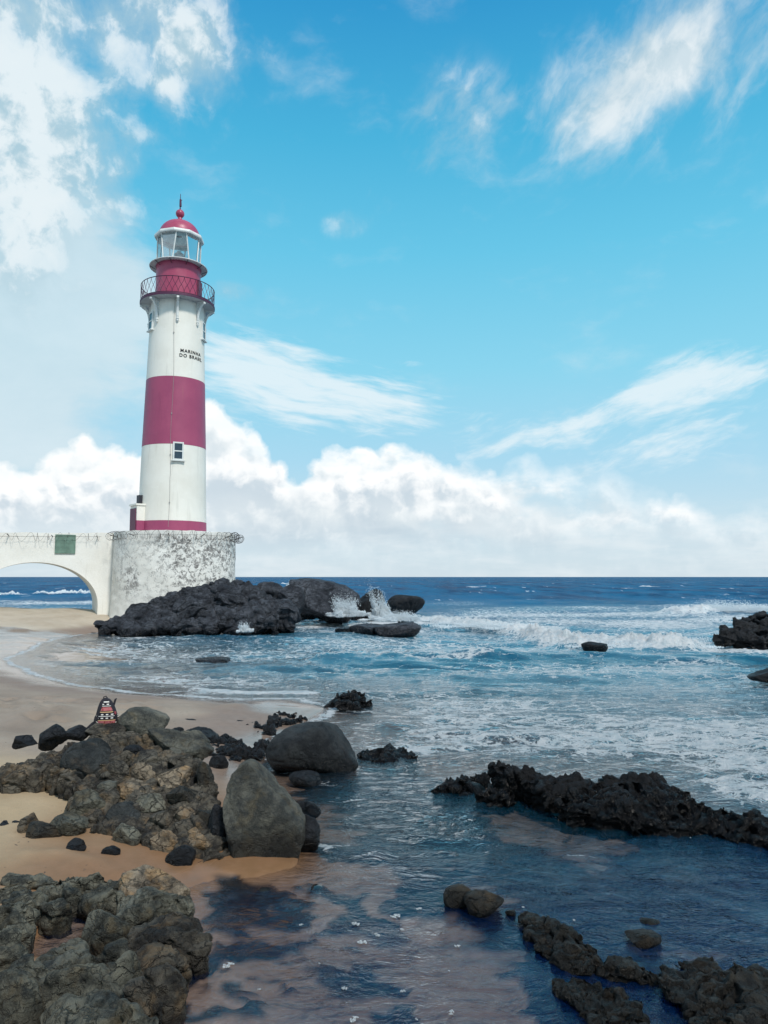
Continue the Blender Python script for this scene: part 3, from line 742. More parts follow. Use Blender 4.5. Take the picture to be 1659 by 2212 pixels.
# --- boulder pile on the near beach
PILE = [(0, 1655), (60, 1640), (120, 1612), (215, 1588), (330, 1588), (430, 1640), (470, 1700), (492, 1780), (500, 1850), (440, 1868), (400, 1874), (340, 1846), (305, 1812), (250, 1800), (190, 1790), (150, 1750), (165, 1700), (100, 1668), (40, 1690), (0, 1690)]
fused('rock_outcrop', fill(PILE, 44, (PILE_Y[0], [v + 0.05 for v in PILE_Y[1]]), 5, n=130, gap=.5), 'pile',
     'rough brown-black bedrock that the boulders of the near pile sit on', amp=.030, freq=1.7, seed=4, jag=.45, crack=.9)
pr = lambda cx, cy, w, h, **k: place(cx, cy, w, h, 'pile', **k)
for (cx, cy, w, h, mat, label, kw) in (
    (231, 1580, 88, 40, 'pile', 'flat topped rock the striped backpack stands on', dict(dep=.8)),
    (309, 1560, 102, 66, 'grey', 'smooth rounded grey boulder just right of the backpack', dict(planes=5, soft=.2, rough=.025, crack=.012)),
    (111, 1594, 64, 54, 'black', 'black hump shaped rock at the back edge of the pile left of the backpack', dict(planes=7, rough=.04)),
    (55, 1603, 56, 30, 'black', 'low black rock on the sand left of the black hump', dict()),
    (166, 1584, 54, 34, 'black', 'small dark rock wedged between the black hump and the backpack', dict()),
    (196, 1650, 122, 96, 'dome', 'large smooth domed grey boulder with a crack in the middle of the pile', dict(planes=6, soft=.18, rough=.022, crack=.03, seed=1203)),
    (384, 1614, 142, 80, 'grey', 'broad slab with a pale crest sloping down behind the tall leaning boulder', dict(rough=.05, crack=.035, tilt=(0, .32, 0), dep=.7)),
    (289, 1625, 46, 32, 'black', 'small round dark stone beside the domed boulder', dict(planes=5, soft=.2, rough=.03, crack=.01)),
    (318, 1646, 58, 46, 'pile', 'dark blocky stone above the tan knob', dict()),
    (308, 1672, 54, 50, 'tan', 'tan knob topped stone standing over a layered tan ledge', dict(planes=7, soft=.14)),
    (292, 1704, 96, 44, 'tan', 'layered tan ledge under the tan knob', dict(strata=.02, tilt=(0, .12, 0))),
    (374, 1692, 70, 62, 'tan', 'pale tan stone with a peaked left shoulder near the tall leaning boulder', dict(strata=.015)),
    (246, 1668, 60, 46, 'pile', 'knobbly grey stone right of the domed boulder', dict()),
    (231, 1706, 42, 36, 'grey', 'small grey stone under the front of the domed boulder', dict()),
    (186, 1744, 96, 70, 'ledge', 'lumpy olive grey rock left of the smooth dark block', dict()),
    (271, 1763, 78, 58, 'dome', 'smooth dark grey block lying low at the centre front of the pile', dict(planes=6, soft=.14, rough=.03, crack=.02)),
    (236, 1724, 54, 44, 'pile', 'dark cracked stone above the smooth dark block', dict()),
    (326, 1742, 62, 54, 'ledge', 'grey angular stone right of the smooth dark block', dict()),
    (64, 1790, 40, 58, 'pile', 'upright dark stone leaning on the olive rock at the left of the pile', dict()),
    (96, 1806, 78, 64, 'weedy', 'olive brown three sided rock at the sandy left end of the pile', dict()),
    (150, 1790, 80, 62, 'ledge', 'broken olive rock with orange foot at the lower left of the pile', dict()),
    (276, 1808, 60, 58, 'ledge', 'grey stone standing on the sand at the front of the pile', dict()),
    (354, 1822, 58, 64, 'tan', 'pale faced block in the low front column of the pile', dict()),
    (430, 1828, 58, 52, 'tan', 'cream faced block beside the foot of the tall leaning boulder', dict()),
    (388, 1858, 66, 60, 'black', 'wet black stone at the lowest front corner of the pile', dict()),
    (398, 1764, 44, 44, 'tan', 'small brown knob halfway up the front column of the pile', dict()),
    (420, 1800, 32, 28, 'tan', 'smallest tan knob of the front column', dict()),
    (444, 1776, 46, 46, 'weedy', 'brown pitted stone against the left side of the tall leaning boulder', dict()),
    (396, 1730, 68, 66, 'weedy', 'dark brown stained block below the pale peaked stone', dict()),
    (348, 1776, 46, 44, 'pile', 'dark stone left of the brown knob', dict()),
    (444, 1690, 36, 84, 'weedy', 'narrow brown slab standing upright behind the tall leaning boulder', dict(planes=7, dep=.5, rough=.05)),
    (470, 1800, 44, 110, 'black', 'black upright slab in the gap left of the tall leaning boulder', dict(dep=.6)),
    (655, 1806, 74, 78, 'black', 'dark wedge shaped rock at the water side of the tall leaning boulder', dict(planes=6, rough=.05, push=.5)),
    (650, 1756, 84, 52, 'ridge', 'knobbly black rock in the water behind the dark wedge', dict(push=.9)),
):
    rock('rock', pr(cx, cy, w, h, **kw), mat, label)

# the tall leaning boulder: outline measured in metres in its own front plane, then given depth
def big_boulder():
    c = Vector(at(556, 1757, 9.15))
    s = 9.15 / ray(556, 1757)[1] / FOC
    V, F = ico(6)
    ang = np.arctan2(V[:, 2], V[:, 0])
    prof = [(477, 1685), (491, 1657), (514, 1643), (533, 1650), (551, 1667), (579, 1697), (607, 1730), (624, 1749), (632, 1768), (632, 1798), (626, 1828), (616, 1856), (584, 1866), (510, 1872), (496, 1832), (488, 1796), (479, 1759), (474, 1717)]
    pa = np.array([math.atan2(-(y - 1757), x - 554) for x, y in prof]); pr_ = np.array([math.hypot(x - 554, y - 1757) * s for x, y in prof])
    o = np.argsort(pa); pa, pr_ = pa[o], pr_[o]
    pa = np.concatenate([pa - 2 * np.pi, pa, pa + 2 * np.pi]); pr_ = np.concatenate([pr_] * 3)
    rad = np.interp(ang, pa, pr_) * (1.03 + 0.07 * np.abs(np.cos(ang)))
    lat = np.sqrt(np.clip(1 - V[:, 1] ** 2, 0, 1))
    lat2 = np.clip(lat, 0, 1) ** 0.36
    P = np.stack([np.cos(ang) * rad * lat2, np.sign(V[:, 1]) * np.abs(V[:, 1]) ** 1.0 * 0.36, np.sin(ang) * rad * lat2], 1)
    # face leans back and turns a little to the left
    P[:, 1] += P[:, 2] * 0.22 + P[:, 0] * 0.05
    rq = np.random.RandomState(21)
    for nx, ny, nz, dd in ((.75, -.45, .48, .50), (-.35, -.80, .45, .36), (.25, -.95, -.12, .335), (.88, -.30, -.30, .60), (-.80, -.50, -.1, .50), (.45, -.60, .66, .50)):
        nv_ = np.array([nx, ny, nz]); nv_ /= np.linalg.norm(nv_); ex = np.maximum(P @ nv_ - dd, 0); P = P - nv_ * (ex * 0.92)[:, None]
    # underside cut back above the waterline
    P[:, 1] += 0.10 * sstep(-0.42, -0.60, P[:, 2]) * (P[:, 1] < 0)
    Q = P * 2.2
    P = P + (V * (0.018 * fbm(Q, 5, 3) + 0.012 * fbm(Q * 4, 3, 8))[:, None])
    f1, f2 = worley(Q * 0.5 + 4, 6)
    P = P - V * (0.02 * (1 - sstep(0, 0.06, f2 - f1)))[:, None]
    me = mesh_np('rock', P, F)
    tag(link('rock', me, MATS['grey'], loc=c + Vector((0.08, 0.06, -0.08))), 'tall smooth grey boulder leaning at the water end of the near pile', 'rock')
big_boulder()

# --- left edge of the beach: stones lying on the sand
for (cx, cy, w, h, mat, label, kw) in (
    (12, 1700, 58, 60, 'weedy', 'brown rounded rock cut by the left edge beside the sand hollow', dict()),
    (62, 1700, 66, 36, 'black', 'long low black rock at the back of the sand hollow', dict(planes=7)),
    (28, 1740, 38, 30, 'black', 'black lump lying alone in the middle of the sand hollow', dict()),
    (97, 1622, 48, 30, 'black', 'dark stone in front of the black hump by a pocket of pale sand', dict()),
    (110, 1650, 50, 36, 'black', 'dark broken stone left of the domed boulder', dict()),
    (120, 1690, 60, 34, 'black', 'dark flat stone at the left foot of the domed boulder', dict()),
    (14, 1608, 36, 28, 'black', 'small black rock at the left edge on the open beach', dict()),
    (7, 1790, 24, 30, 'black', 'dark cube shaped stone at the left edge on wet sand', dict()),
    (31, 1786, 30, 24, 'black', 'small pointed stone between the edge stone and the olive brown rock', dict()),
    (27, 1811, 46, 14, 'black', 'thin flat stone sunk in the sand left of the olive brown rock', dict(planes=7)),
):
    rock('rock', place(cx, cy, w, h, 0.16, **kw), mat, label)
fused('rock_outcrop', fill([(0, 1640), (60, 1632), (80, 1650), (70, 1680), (0, 1690)], 34, 0.2, 15, n=14), 'weedy', 'brown shelf of rock at the left edge below a pocket of pale sand', amp=.05, freq=2.6, seed=16)
for (cx, cy, w, h, label) in ((165, 1832, 42, 38, 'dark pitted stone on the wet sand in front of the olive rocks'), (242, 1838, 40, 24, 'low dark stone at the sand edge below the grey standing stone'),
                              (66, 1852, 74, 24, 'long flat dark stone on the wet orange sand'), (113, 1838, 38, 18, 'small flat stone right of the long flat dark stone')):
    rock('rock', place(cx, cy, w, h, 0.12, planes=10), 'black', label)
fused('rock_outcrop', fill([(0, 1832), (70, 1818), (80, 1830), (40, 1845), (0, 1850)], 18, 0.12, 18, n=12), 'black', 'thin line of dark rock running in from the left edge over wet sand', amp=.03, freq=4, seed=17)

# --- dark stones on the beach behind the pile
for (cx, cy, w, h, label) in (
    (411, 1564, 44, 22, 'black rock lying alone on the sand beside a patch of white water'),
    (519, 1561, 20, 12, 'small black rock alone on the sand near the washed black cluster'),
    (381, 1586, 30, 26, 'round black stone touching the slab with the pale crest'),
    (433, 1590, 74, 34, 'wide black rock lying on the sand behind the slab'),
    (482, 1595, 26, 20, 'black stone at the sandy side of the black row'),
    (502, 1602, 20, 18, 'small round black stone at the end of the black row'),
    (450, 1629, 36, 24, 'black stone behind the crest of the sloping slab'),
    (472, 1650, 40, 36, 'black stone behind the narrow upright slab'),
):
    rock('rock', place(cx, cy, w, h, 0.05, planes=9), 'black', label)
fused('rock_outcrop', fill([(440, 1600), (480, 1592), (540, 1612), (575, 1600), (592, 1612), (560, 1640), (500, 1652), (470, 1625)], 30, 0.02, 21, n=60, gap=.38), 'black', 'low black knobbly rocks running from the pile down to the water', amp=.06, freq=2.6, seed=18, jag=1.0, px=1.2)
fused('rock_outcrop', fill([(535, 1585), (560, 1556), (600, 1534), (640, 1534), (662, 1552), (640, 1566), (600, 1570), (575, 1592)], 26, 0.0, 23, n=34), 'black', 'jagged black cluster at the waterline washed by a small white wave', amp=.07, freq=2.4, seed=19, jag=1.0, px=1.2)
for (px, py, s) in ((470, 1542, 7), (505, 1546, 6), (360, 1548, 5), (534, 1566, 7), (545, 1562, 5)):
    rock('stone', place(px, py, s, s * .7, 0.08, level=3), 'black', 'tiny black pebble scattered on the wet sand beyond the pile', group='pebbles on the wet sand')

# --- big dark boulder in the water
P, F_, c = place(676, 1622, 190, 118, 0.0, planes=9, soft=.05, rough=.020, crack=.012, dep=.85, seed=5077, level=6, push=.3)
rock('rock', (P, F_, c), 'lone', 'big dark smooth boulder standing alone in the water beyond the pile')
rock('rock', place(660, 1684, 66, 32, 0.0, planes=5, soft=.2, rough=.03), 'black', 'dark rounded stone breaking the water in front of the big lone boulder')

# --- rocks in and beyond the pool
fused('rock_outcrop', fill([(690, 1520), (735, 1508), (752, 1494), (775, 1490), (808, 1516), (790, 1532), (740, 1534)], 34, 0.0, 31, n=24, rough=.1), 'ridge', 'black pointed rock in the shallows right of the bay', amp=.10, freq=1.5, seed=13, jag=1.1, px=1.1)
fused('rock_outcrop', fill([(915, 1708), (960, 1685), (1020, 1678), (1045, 1660), (1048, 1700), (1020, 1712)], 26, 0.0, 33, n=26, rough=.1), 'ridge', 'low black rock in the pool left of the long black ridge', amp=.07, freq=2.6, seed=14, jag=1.1, px=1.2)
fused('rock_outcrop', fill([(1035, 1720), (1060, 1690), (1090, 1686), (1120, 1715), (1090, 1740), (1050, 1738)], 30, 0.0, 35, n=18, rough=.1), 'ridge', 'knobbly black rock in the pool between two larger black ones', amp=.07, freq=2.6, seed=15, jag=1.1, px=1.2)
rock('rock', place(1150, 1716, 40, 22, 0.0), 'ridge', 'small black rock touching the near side of the long ridge')
RIDGE = [(1045, 1654), (1075, 1647), (1100, 1656), (1140, 1658), (1200, 1686), (1225, 1680), (1290, 1694), (1340, 1676), (1400, 1672), (1425, 1692), (1480, 1706), (1500, 1730), (1560, 1746), (1640, 1770), (1720, 1780), (1720, 1862), (1640, 1844), (1540, 1806), (1400, 1796), (1300, 1776), (1200, 1748), (1150, 1706), (1060, 1676)]
fused('rock_outcrop', fill(RIDGE, 60, ([1620, 1660, 1700, 1760, 1860], [12.6, 11.6, 11.0, 10.2, 9.0]), 41, n=150, crack=.0, hfac=1.0, gap=.36), 'ridge', 'long jagged black ridge crossing the pool to the right edge', amp=.055, freq=1.7, seed=6, jag=.65, crack=.8, px=1.2)
fused('rock_outcrop', fill([(765, 1632), (800, 1614), (850, 1608), (895, 1622), (905, 1640), (850, 1648), (790, 1646)], 26, -0.02, 83, n=40, gap=.36, hfac=.38), 'ridge', 'low black rocks awash between the lone boulder and the long ridge', amp=.05, freq=2.6, seed=83, jag=.9, px=1.2)
rock('rock', place(992, 1935, 66, 52, 0.0, planes=6, soft=.18), 'weedy', 'rounded half of the pair of brown stones alone in the pool, further one')
rock('rock', place(1046, 1953, 84, 56, 0.0, planes=8, soft=.14), 'weedy', 'longer nearer half of the pair of brown stones alone in the pool')
rock('rock', place(1103, 1972, 22, 14, 0.0), 'weedy', 'tiny brown stone just right of the pair in the pool')
for pts, sz, sd, lab in (
    ([(1130, 1975), (1180, 1978), (1230, 2000), (1280, 2030), (1300, 2075), (1270, 2105), (1220, 2090), (1170, 2060), (1140, 2020)], 46, 51, 'brown weedy chain of rocks rising from the pool below the pair of stones'),
    ([(1280, 2065), (1340, 2060), (1400, 2085), (1440, 2100), (1430, 2125), (1340, 2118), (1290, 2100)], 44, 53, 'low brown link of rock between the weedy chain and the corner mass'),
    ([(1190, 2110), (1260, 2105), (1340, 2130), (1390, 2175), (1400, 2240), (1290, 2240), (1240, 2170)], 52, 55, 'reddish brown rock cut by the bottom edge below the weedy chain'),
    ([(1440, 2085), (1500, 2060), (1600, 2085), (1720, 2110), (1720, 2240), (1520, 2240), (1470, 2170), (1430, 2130)], 74, 57, 'large brown furrowed rock mass in the lower right corner'),
):
    fused('rock_outcrop', fill(pts, sz, 0.02, sd, n=40, gap=.42, push=.15, hfac=.7), 'weedy', lab, amp=.034, freq=2.2, seed=sd, jag=.55, crack=.8, px=1.4)
rock('rock', place(1391, 2026, 70, 38, 0.0, planes=8), 'weedy', 'brown stone alone in the pool above the corner mass')
rock('rock', place(1404, 1992, 40, 20, -0.03, planes=8), 'weedy', 'small stone awash just beyond the lone brown stone')

# --- ledges in the lower left
LZ = ([1880, 1940, 2000, 2060, 2120, 2212, 2300], [8.05, 7.45, 6.85, 6.3, 5.75, 5.1, 4.6])
lp = lambda cx, cy, w, h, **k: place(cx, cy, w, h, LZ, **{**dict(rough=.030, crack=.03, level=6), **k})
fused('rock_outcrop', [lp(16, 1940, 74, 70), lp(63, 1953, 72, 78), lp(114, 1929, 64, 52), lp(160, 1934, 54, 46), lp(119, 1968, 80, 54), lp(209, 1944, 84, 50), lp(206, 1907, 46, 42), lp(172, 1908, 44, 36),
                      lp(148, 1910, 44, 34), lp(100, 1908, 60, 36), lp(250, 1912, 70, 40), lp(60, 1912, 70, 38), lp(20, 1905, 60, 40), lp(14, 2000, 86, 120), lp(50, 2005, 60, 90), lp(24, 2066, 84, 100), lp(36, 1972, 80, 70), lp(262, 1940, 60, 46)],
     'ledge', 'cracked grey green ledge above the little sand pool at the left edge', amp=.022, freq=2.2, seed=31, jag=.4, crack=1.1, px=1.8)
rock('rock', lp(331, 1922, 154, 80, planes=8, tilt=(0, .05, 0), dep=.7), 'tan', 'pale tan peaked rock at the corner of the dark pool')
fused('rock_outcrop', [lp(332, 1975, 160, 108, planes=9), lp(376, 1966, 80, 70), lp(300, 1986, 90, 90)], 'ledge', 'grey slab with a broken rim sloping to the dark pool', amp=.020, freq=2.2, seed=32, jag=.4, crack=1.1, px=1.6)
fused('rock_outcrop', [lp(356, 2036, 164, 104, planes=7, strata=.012), lp(340, 2092, 130, 84), lp(352, 2118, 96, 72), lp(300, 2060, 80, 90), lp(318, 2160, 90, 90), lp(410, 2040, 90, 56, planes=6)],
     'pile', 'dark layered slab dropping into the water below the grey slab', amp=.020, freq=2.2, seed=33, jag=.4, crack=1.1, px=1.6)
rock('rock', lp(231, 2012, 92, 84, planes=8), 'ledge', 'grey stone with an ochre spot standing beside the little sand pool')
fused('rock_outcrop', [lp(138, 2080, 150, 84, planes=5, soft=.16, rough=.03), lp(190, 2140, 220, 160, planes=7, rough=.04), lp(66, 2112, 84, 78, planes=6), lp(250, 2066, 92, 66), lp(268, 2120, 70, 120, planes=6), lp(190, 2215, 240, 130, planes=9), lp(290, 2220, 90, 110)],
     'ledge', 'large cracked grey rock at the bottom edge below the little sand pool', amp=.018, freq=1.6, seed=34, jag=.4, crack=1.3, px=1.8)
rock('rock', lp(30, 2172, 116, 140, planes=6, soft=.14, rough=.035), 'ledge', 'smooth pale green grey rock in the bottom left corner')

# --- rocks round the foot of the lighthouse
OUT = [(205, 1352), (250, 1338), (275, 1318), (330, 1298), (345, 1286), (395, 1275), (430, 1268), (475, 1254), (520, 1254), (560, 1276), (600, 1295), (640, 1318), (620, 1335), (570, 1352), (530, 1364), (440, 1370), (350, 1366), (270, 1358)]
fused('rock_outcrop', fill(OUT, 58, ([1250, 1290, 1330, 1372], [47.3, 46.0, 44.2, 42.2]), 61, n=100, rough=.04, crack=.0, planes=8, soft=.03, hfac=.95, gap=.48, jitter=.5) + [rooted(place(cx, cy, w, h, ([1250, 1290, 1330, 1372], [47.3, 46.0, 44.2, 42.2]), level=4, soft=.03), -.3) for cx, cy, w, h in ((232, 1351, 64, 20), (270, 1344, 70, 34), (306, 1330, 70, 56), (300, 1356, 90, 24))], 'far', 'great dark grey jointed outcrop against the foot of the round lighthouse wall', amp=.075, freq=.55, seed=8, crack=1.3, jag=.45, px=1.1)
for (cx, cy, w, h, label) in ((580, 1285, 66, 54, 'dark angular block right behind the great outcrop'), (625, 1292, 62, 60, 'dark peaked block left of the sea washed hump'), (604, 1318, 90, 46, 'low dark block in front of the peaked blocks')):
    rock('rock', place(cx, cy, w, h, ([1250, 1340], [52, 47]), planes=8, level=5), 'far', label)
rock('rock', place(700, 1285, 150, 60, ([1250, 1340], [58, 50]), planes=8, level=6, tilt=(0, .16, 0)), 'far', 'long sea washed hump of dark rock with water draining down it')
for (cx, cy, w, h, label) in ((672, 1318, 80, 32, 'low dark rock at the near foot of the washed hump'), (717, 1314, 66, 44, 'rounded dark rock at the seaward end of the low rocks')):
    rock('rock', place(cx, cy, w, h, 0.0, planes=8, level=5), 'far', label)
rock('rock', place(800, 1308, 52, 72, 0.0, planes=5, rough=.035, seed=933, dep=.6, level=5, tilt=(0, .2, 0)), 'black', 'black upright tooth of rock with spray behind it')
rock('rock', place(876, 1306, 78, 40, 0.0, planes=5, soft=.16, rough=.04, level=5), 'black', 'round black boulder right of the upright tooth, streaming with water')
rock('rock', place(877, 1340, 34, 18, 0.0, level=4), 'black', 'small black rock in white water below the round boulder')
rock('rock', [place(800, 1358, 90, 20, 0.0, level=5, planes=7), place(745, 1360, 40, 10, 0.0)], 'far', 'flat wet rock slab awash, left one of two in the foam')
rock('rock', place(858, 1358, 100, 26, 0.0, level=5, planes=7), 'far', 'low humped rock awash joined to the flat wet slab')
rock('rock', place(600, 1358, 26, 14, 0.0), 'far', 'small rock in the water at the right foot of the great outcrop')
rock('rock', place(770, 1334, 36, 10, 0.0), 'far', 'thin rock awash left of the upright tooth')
rock('rock', place(1284, 1394, 52, 16, 0.0, level=5), 'black', 'small black rock alone before the long white breaker')
fused('rock_outcrop', fill([(1535, 1378), (1575, 1350), (1605, 1340), (1620, 1328), (1660, 1326), (1760, 1330), (1760, 1395), (1620, 1392), (1570, 1384)], 30, ([1320, 1395], [39.0, 35.5]), 71, n=50, gap=.42), 'black', 'black rock stack at the right edge beside the breaker', amp=.14, freq=.9, seed=12, jag=1.0, px=1.1)
rock('rock', place(1665, 1460, 90, 34, 0.0, planes=7, level=5), 'black', 'black rock cut by the right edge nearer than the stack')
rock('rock', place(460, 1424, 70, 10, -0.12, planes=6), 'far', 'dark rock just awash in the middle of the bay')

# --- floating foam clots in the pool
def foam_disc():
    rg = np.random.RandomState(5); V, F_ = ico(2); Vs, Fs, k = [], [], 0
    for i in range(70):
        a, r = rg.uniform(0, 6.28), math.sqrt(rg.rand()) * 0.46
        if 0.16 < r < 0.24 and rg.rand() < .7: continue
        r *= 1 + 0.18 * math.sin(a * 3 + 1) ; q = rg.uniform(.025, .085) * (1.2 - r)
        Vs.append(V * np.array([q, q, q * .7]) + np.array([math.cos(a) * r, math.sin(a) * r, 0])); Fs.append(F_ + k); k += len(V)
    return mesh_np('foam', np.concatenate(Vs), np.concatenate(Fs))
fme = foam_disc()
fmat, n_, out_ = new_mat('foam_clot')
tcf = n_.new('ShaderNodeTexCoord').outputs['Object']
vf = n_.voro(tcf, 9.0)
b_ = princ(n_, out_, n_.mix(n_.ss(vf, 0.02, 0.22), (0.72, 0.75, 0.76), (0.42, 0.45, 0.47)), 0.5, n_.bump(vf, 0.6, 0.1))
fme.materials.append(fmat)
rf = random.Random(9)
for i, (px, py, w) in enumerate(((768, 1998, 20), (855, 1981, 22), (768, 1998, 8), (815, 2022, 18), (782, 2038, 22), (988, 2046, 14), (492, 2088, 28), (764, 2205, 26), (975, 2190, 20), (744, 2138, 14), (870, 2144, 12),
                                  (868, 2010, 10), (905, 1965, 14), (650, 2000, 10), (1016, 1773, 12), (1240, 1990, 9), (1130, 1962, 8), (1028, 1970, 8), (900, 2205, 10), (970, 2100, 6), (560, 2140, 8), (690, 2084, 7))):
    x, y, _ = ground(px, py, 0.0); s = 1.05 * w * (y / ray(px, py)[1]) / FOC
    o = link('foam_clot', fme, loc=(x, y, 0.012), rot=(0, 0, rf.uniform(0, 6)))
    o.scale = (s, s * rf.uniform(.55, .95), s * 0.8)
    tag(o, 'small white clot of sea foam floating on the still pool', 'foam', 'foam clots on the pool')

# --- spray thrown up round the boulders
def spray(px, py, w, h, Y, n, seed, label, lean=0.0, dsz=1.0):
    n *= 16
    rg = np.random.RandomState(seed); base = np.array(at(px, py, Y)); m = Y / FOC
    V, F_ = ico(1); Vs, Fs, k = [], [], 0
    jets = np.stack([rg.normal(0, .28, 26), rg.beta(1.3, 2.0, 26) * 1.25, rg.normal(0, .25, 26)], 1); jets[:, 1] *= np.exp(-jets[:, 0] ** 2 * 3)
    for i in range(n):
        t = rg.rand() ** 1.7 * (0.55 + 0.45 * abs(math.sin(i * 0.013 + 1)))
        j = rg.randint(len(jets)); t = t * jets[j, 1]
        x = (jets[j, 0] * (1 + 0.5 * t) + rg.normal(0, 0.05 + 0.08 * t)) * w * m + lean * t * h * m; z = t * h * m; y = (jets[j, 2] + rg.normal(0, 0.06)) * w * m
        s = rg.uniform(0.008, 0.027) * (1.35 - t) * dsz
        Vs.append(V * np.array([s, s, s * rg.uniform(1.0, 2.6)]) * (1 + .3 * vnoise(V * 2 + i, 3))[:, None] + base + np.array([x, y, z])); Fs.append(F_ + k); k += len(V)
    m_, n2, o2 = new_mat('spray_white') if 'spray_white' not in bpy.data.materials else (bpy.data.materials['spray_white'], None, None)
    if n2:
        d = n2.new('ShaderNodeBsdfDiffuse'); n2.put(d.inputs[0], (0.86, 0.90, 0.92))
        t_ = n2.new('ShaderNodeBsdfTranslucent'); n2.put(t_.inputs[0], (0.86, 0.90, 0.92))
        a_ = n2.new('ShaderNodeMixShader'); a_.inputs[0].default_value = .6
        m_.node_tree.links.new(d.outputs[0], a_.inputs[1]); m_.node_tree.links.new(t_.outputs[0], a_.inputs[2]); m_.node_tree.links.new(a_.outputs[0], o2.inputs[0])
    tag(link('spray', mesh_np('spray', np.concatenate(Vs), np.concatenate(Fs)), m_), label, 'spray', kind='stuff')
spray(826, 1338, 36, 82, 53.5, 1100, 1, 'white plume of spray leaning behind the black tooth of rock', lean=-.30)
spray(752, 1330, 64, 58, 53.0, 950, 2, 'white spray falling between the washed hump and the black tooth')
spray(850, 1340, 90, 28, 52.0, 600, 6, 'low white splash at the foot of the round black boulder')
spray(640, 1266, 34, 14, 62.0, 250, 3, 'small white burst of spray behind the peaked blocks')
spray(528, 1364, 26, 24, 42.2, 180, 4, 'small splash against the seaward toe of the great outcrop')
spray(1040, 1352, 190, 20, 49.6, 260, 7, 'thin spray along the landward half of the long white breaker')
spray(1390, 1392, 240, 20, 37.2, 300, 8, 'thin spray along the seaward half of the long white breaker', dsz=.8)
spray(1600, 1318, 150, 30, 73.0, 700, 5, 'ragged spray blown off the breaker at the right edge')
# ------------------------------------------------------------------ painted masonry and metal
def wall_mat(name, stain, peel):
    m, n, out = new_mat(name)
    tc = n.new('ShaderNodeTexCoord').outputs['Object']
    st = n.vm('MULTIPLY', tc, (1, 1, 0.35))
    big = n.noise(tc, 0.55, 4, 0.6); mid = n.noise(tc, 3.1, 6, 0.72, 0.6); fine = n.noise(tc, 11.0, 5, 0.7); run = n.noise(n.vm('MULTIPLY', tc, (1, 1, 0.12)), 3.2, 5, 0.7)
    col = n.mix(n.ss(big, 0.3, 0.7), (0.78, 0.76, 0.705), (0.84, 0.83, 0.79))
    col = n.mix(n.ss(fine, 0.3, 0.75, 0, 0.25), col, (0.60, 0.58, 0.53))
    if stain:
        z = n.sep(tc)[2]
        band = n.m('MULTIPLY', n.ss(z, -3.4, -1.0), n.ss(z, 2.35, 1.7))
        e = n.m('ADD', n.m('MULTIPLY', mid, 0.62), n.m('ADD', n.m('MULTIPLY', fine, 0.30), n.m('MULTIPLY', big, 0.22)))
        patch = n.ss(n.m('ADD', n.noise(n.vm('MULTIPLY', tc, (1, 1, 0.6)), 0.34, 3, 0.5), n.m('MULTIPLY', n.sep(tc)[0], 0.045)), 0.34, 0.56, 0.42, 1.0)
        grey = n.m('MULTIPLY', n.m('MULTIPLY', n.ss(e, 0.55, 0.64), band), patch)
        col = n.mix(n.m('MULTIPLY', grey, stain), col, (0.25, 0.24, 0.23))
        v = n.voro(n.vm('ADD', tc, n.vm('SCALE', n.noise(tc, 3, 4, 0.7, out='Color'), 0.9)), 1.5)
        ck = n.m('MULTIPLY', n.ss(v, 0.0, 0.05, 1, 0), n.m('MULTIPLY', n.m('MULTIPLY', band, patch), n.ss(mid, 0.44, 0.56)))
        col = n.mix(n.m('MULTIPLY', ck, 0.75 * stain), col, (0.16, 0.15, 0.14))
        drip = n.m('MULTIPLY', n.ss(run, 0.60, 0.70), n.m('MULTIPLY', n.ss(mid, 0.50, 0.62), n.m('MULTIPLY', band, patch)))
        col = n.mix(n.m('MULTIPLY', drip, 0.85 * stain), col, (0.11, 0.105, 0.10))
        rim = n.m('MULTIPLY', n.ss(z, 1.3, 2.2), n.ss(n.noise(st, 3.0, 5, 0.7), 0.50, 0.66))
        col = n.mix(n.m('MULTIPLY', rim, 0.35), col, (0.42, 0.40, 0.37))
        h = n.m('SUBTRACT', n.m('MULTIPLY', fine, 0.4), n.m('ADD', n.m('MULTIPLY', grey, 0.4), n.m('MULTIPLY', ck, 0.8)))
    else:
        e = n.m('ADD', n.m('MULTIPLY', mid, 0.6), n.m('MULTIPLY', fine, 0.35))
        col = n.mix(n.ss(e, 0.56, 0.68, 0, peel), col, (0.46, 0.43, 0.38))
        col = n.mix(n.ss(run, 0.60, 0.74, 0, peel * 0.8), col, (0.52, 0.49, 0.43))
        h = n.m('ADD', n.m('MULTIPLY', fine, 0.4), n.m('MULTIPLY', mid, 0.3))
    princ(n, out, col, 0.88, n.bump(h, 0.6, 0.05), 0.3)
    return m
M_drum = wall_mat('peeling_white_masonry', 1.0, 0)
M_bridge = wall_mat('white_masonry', 0, 0.45)

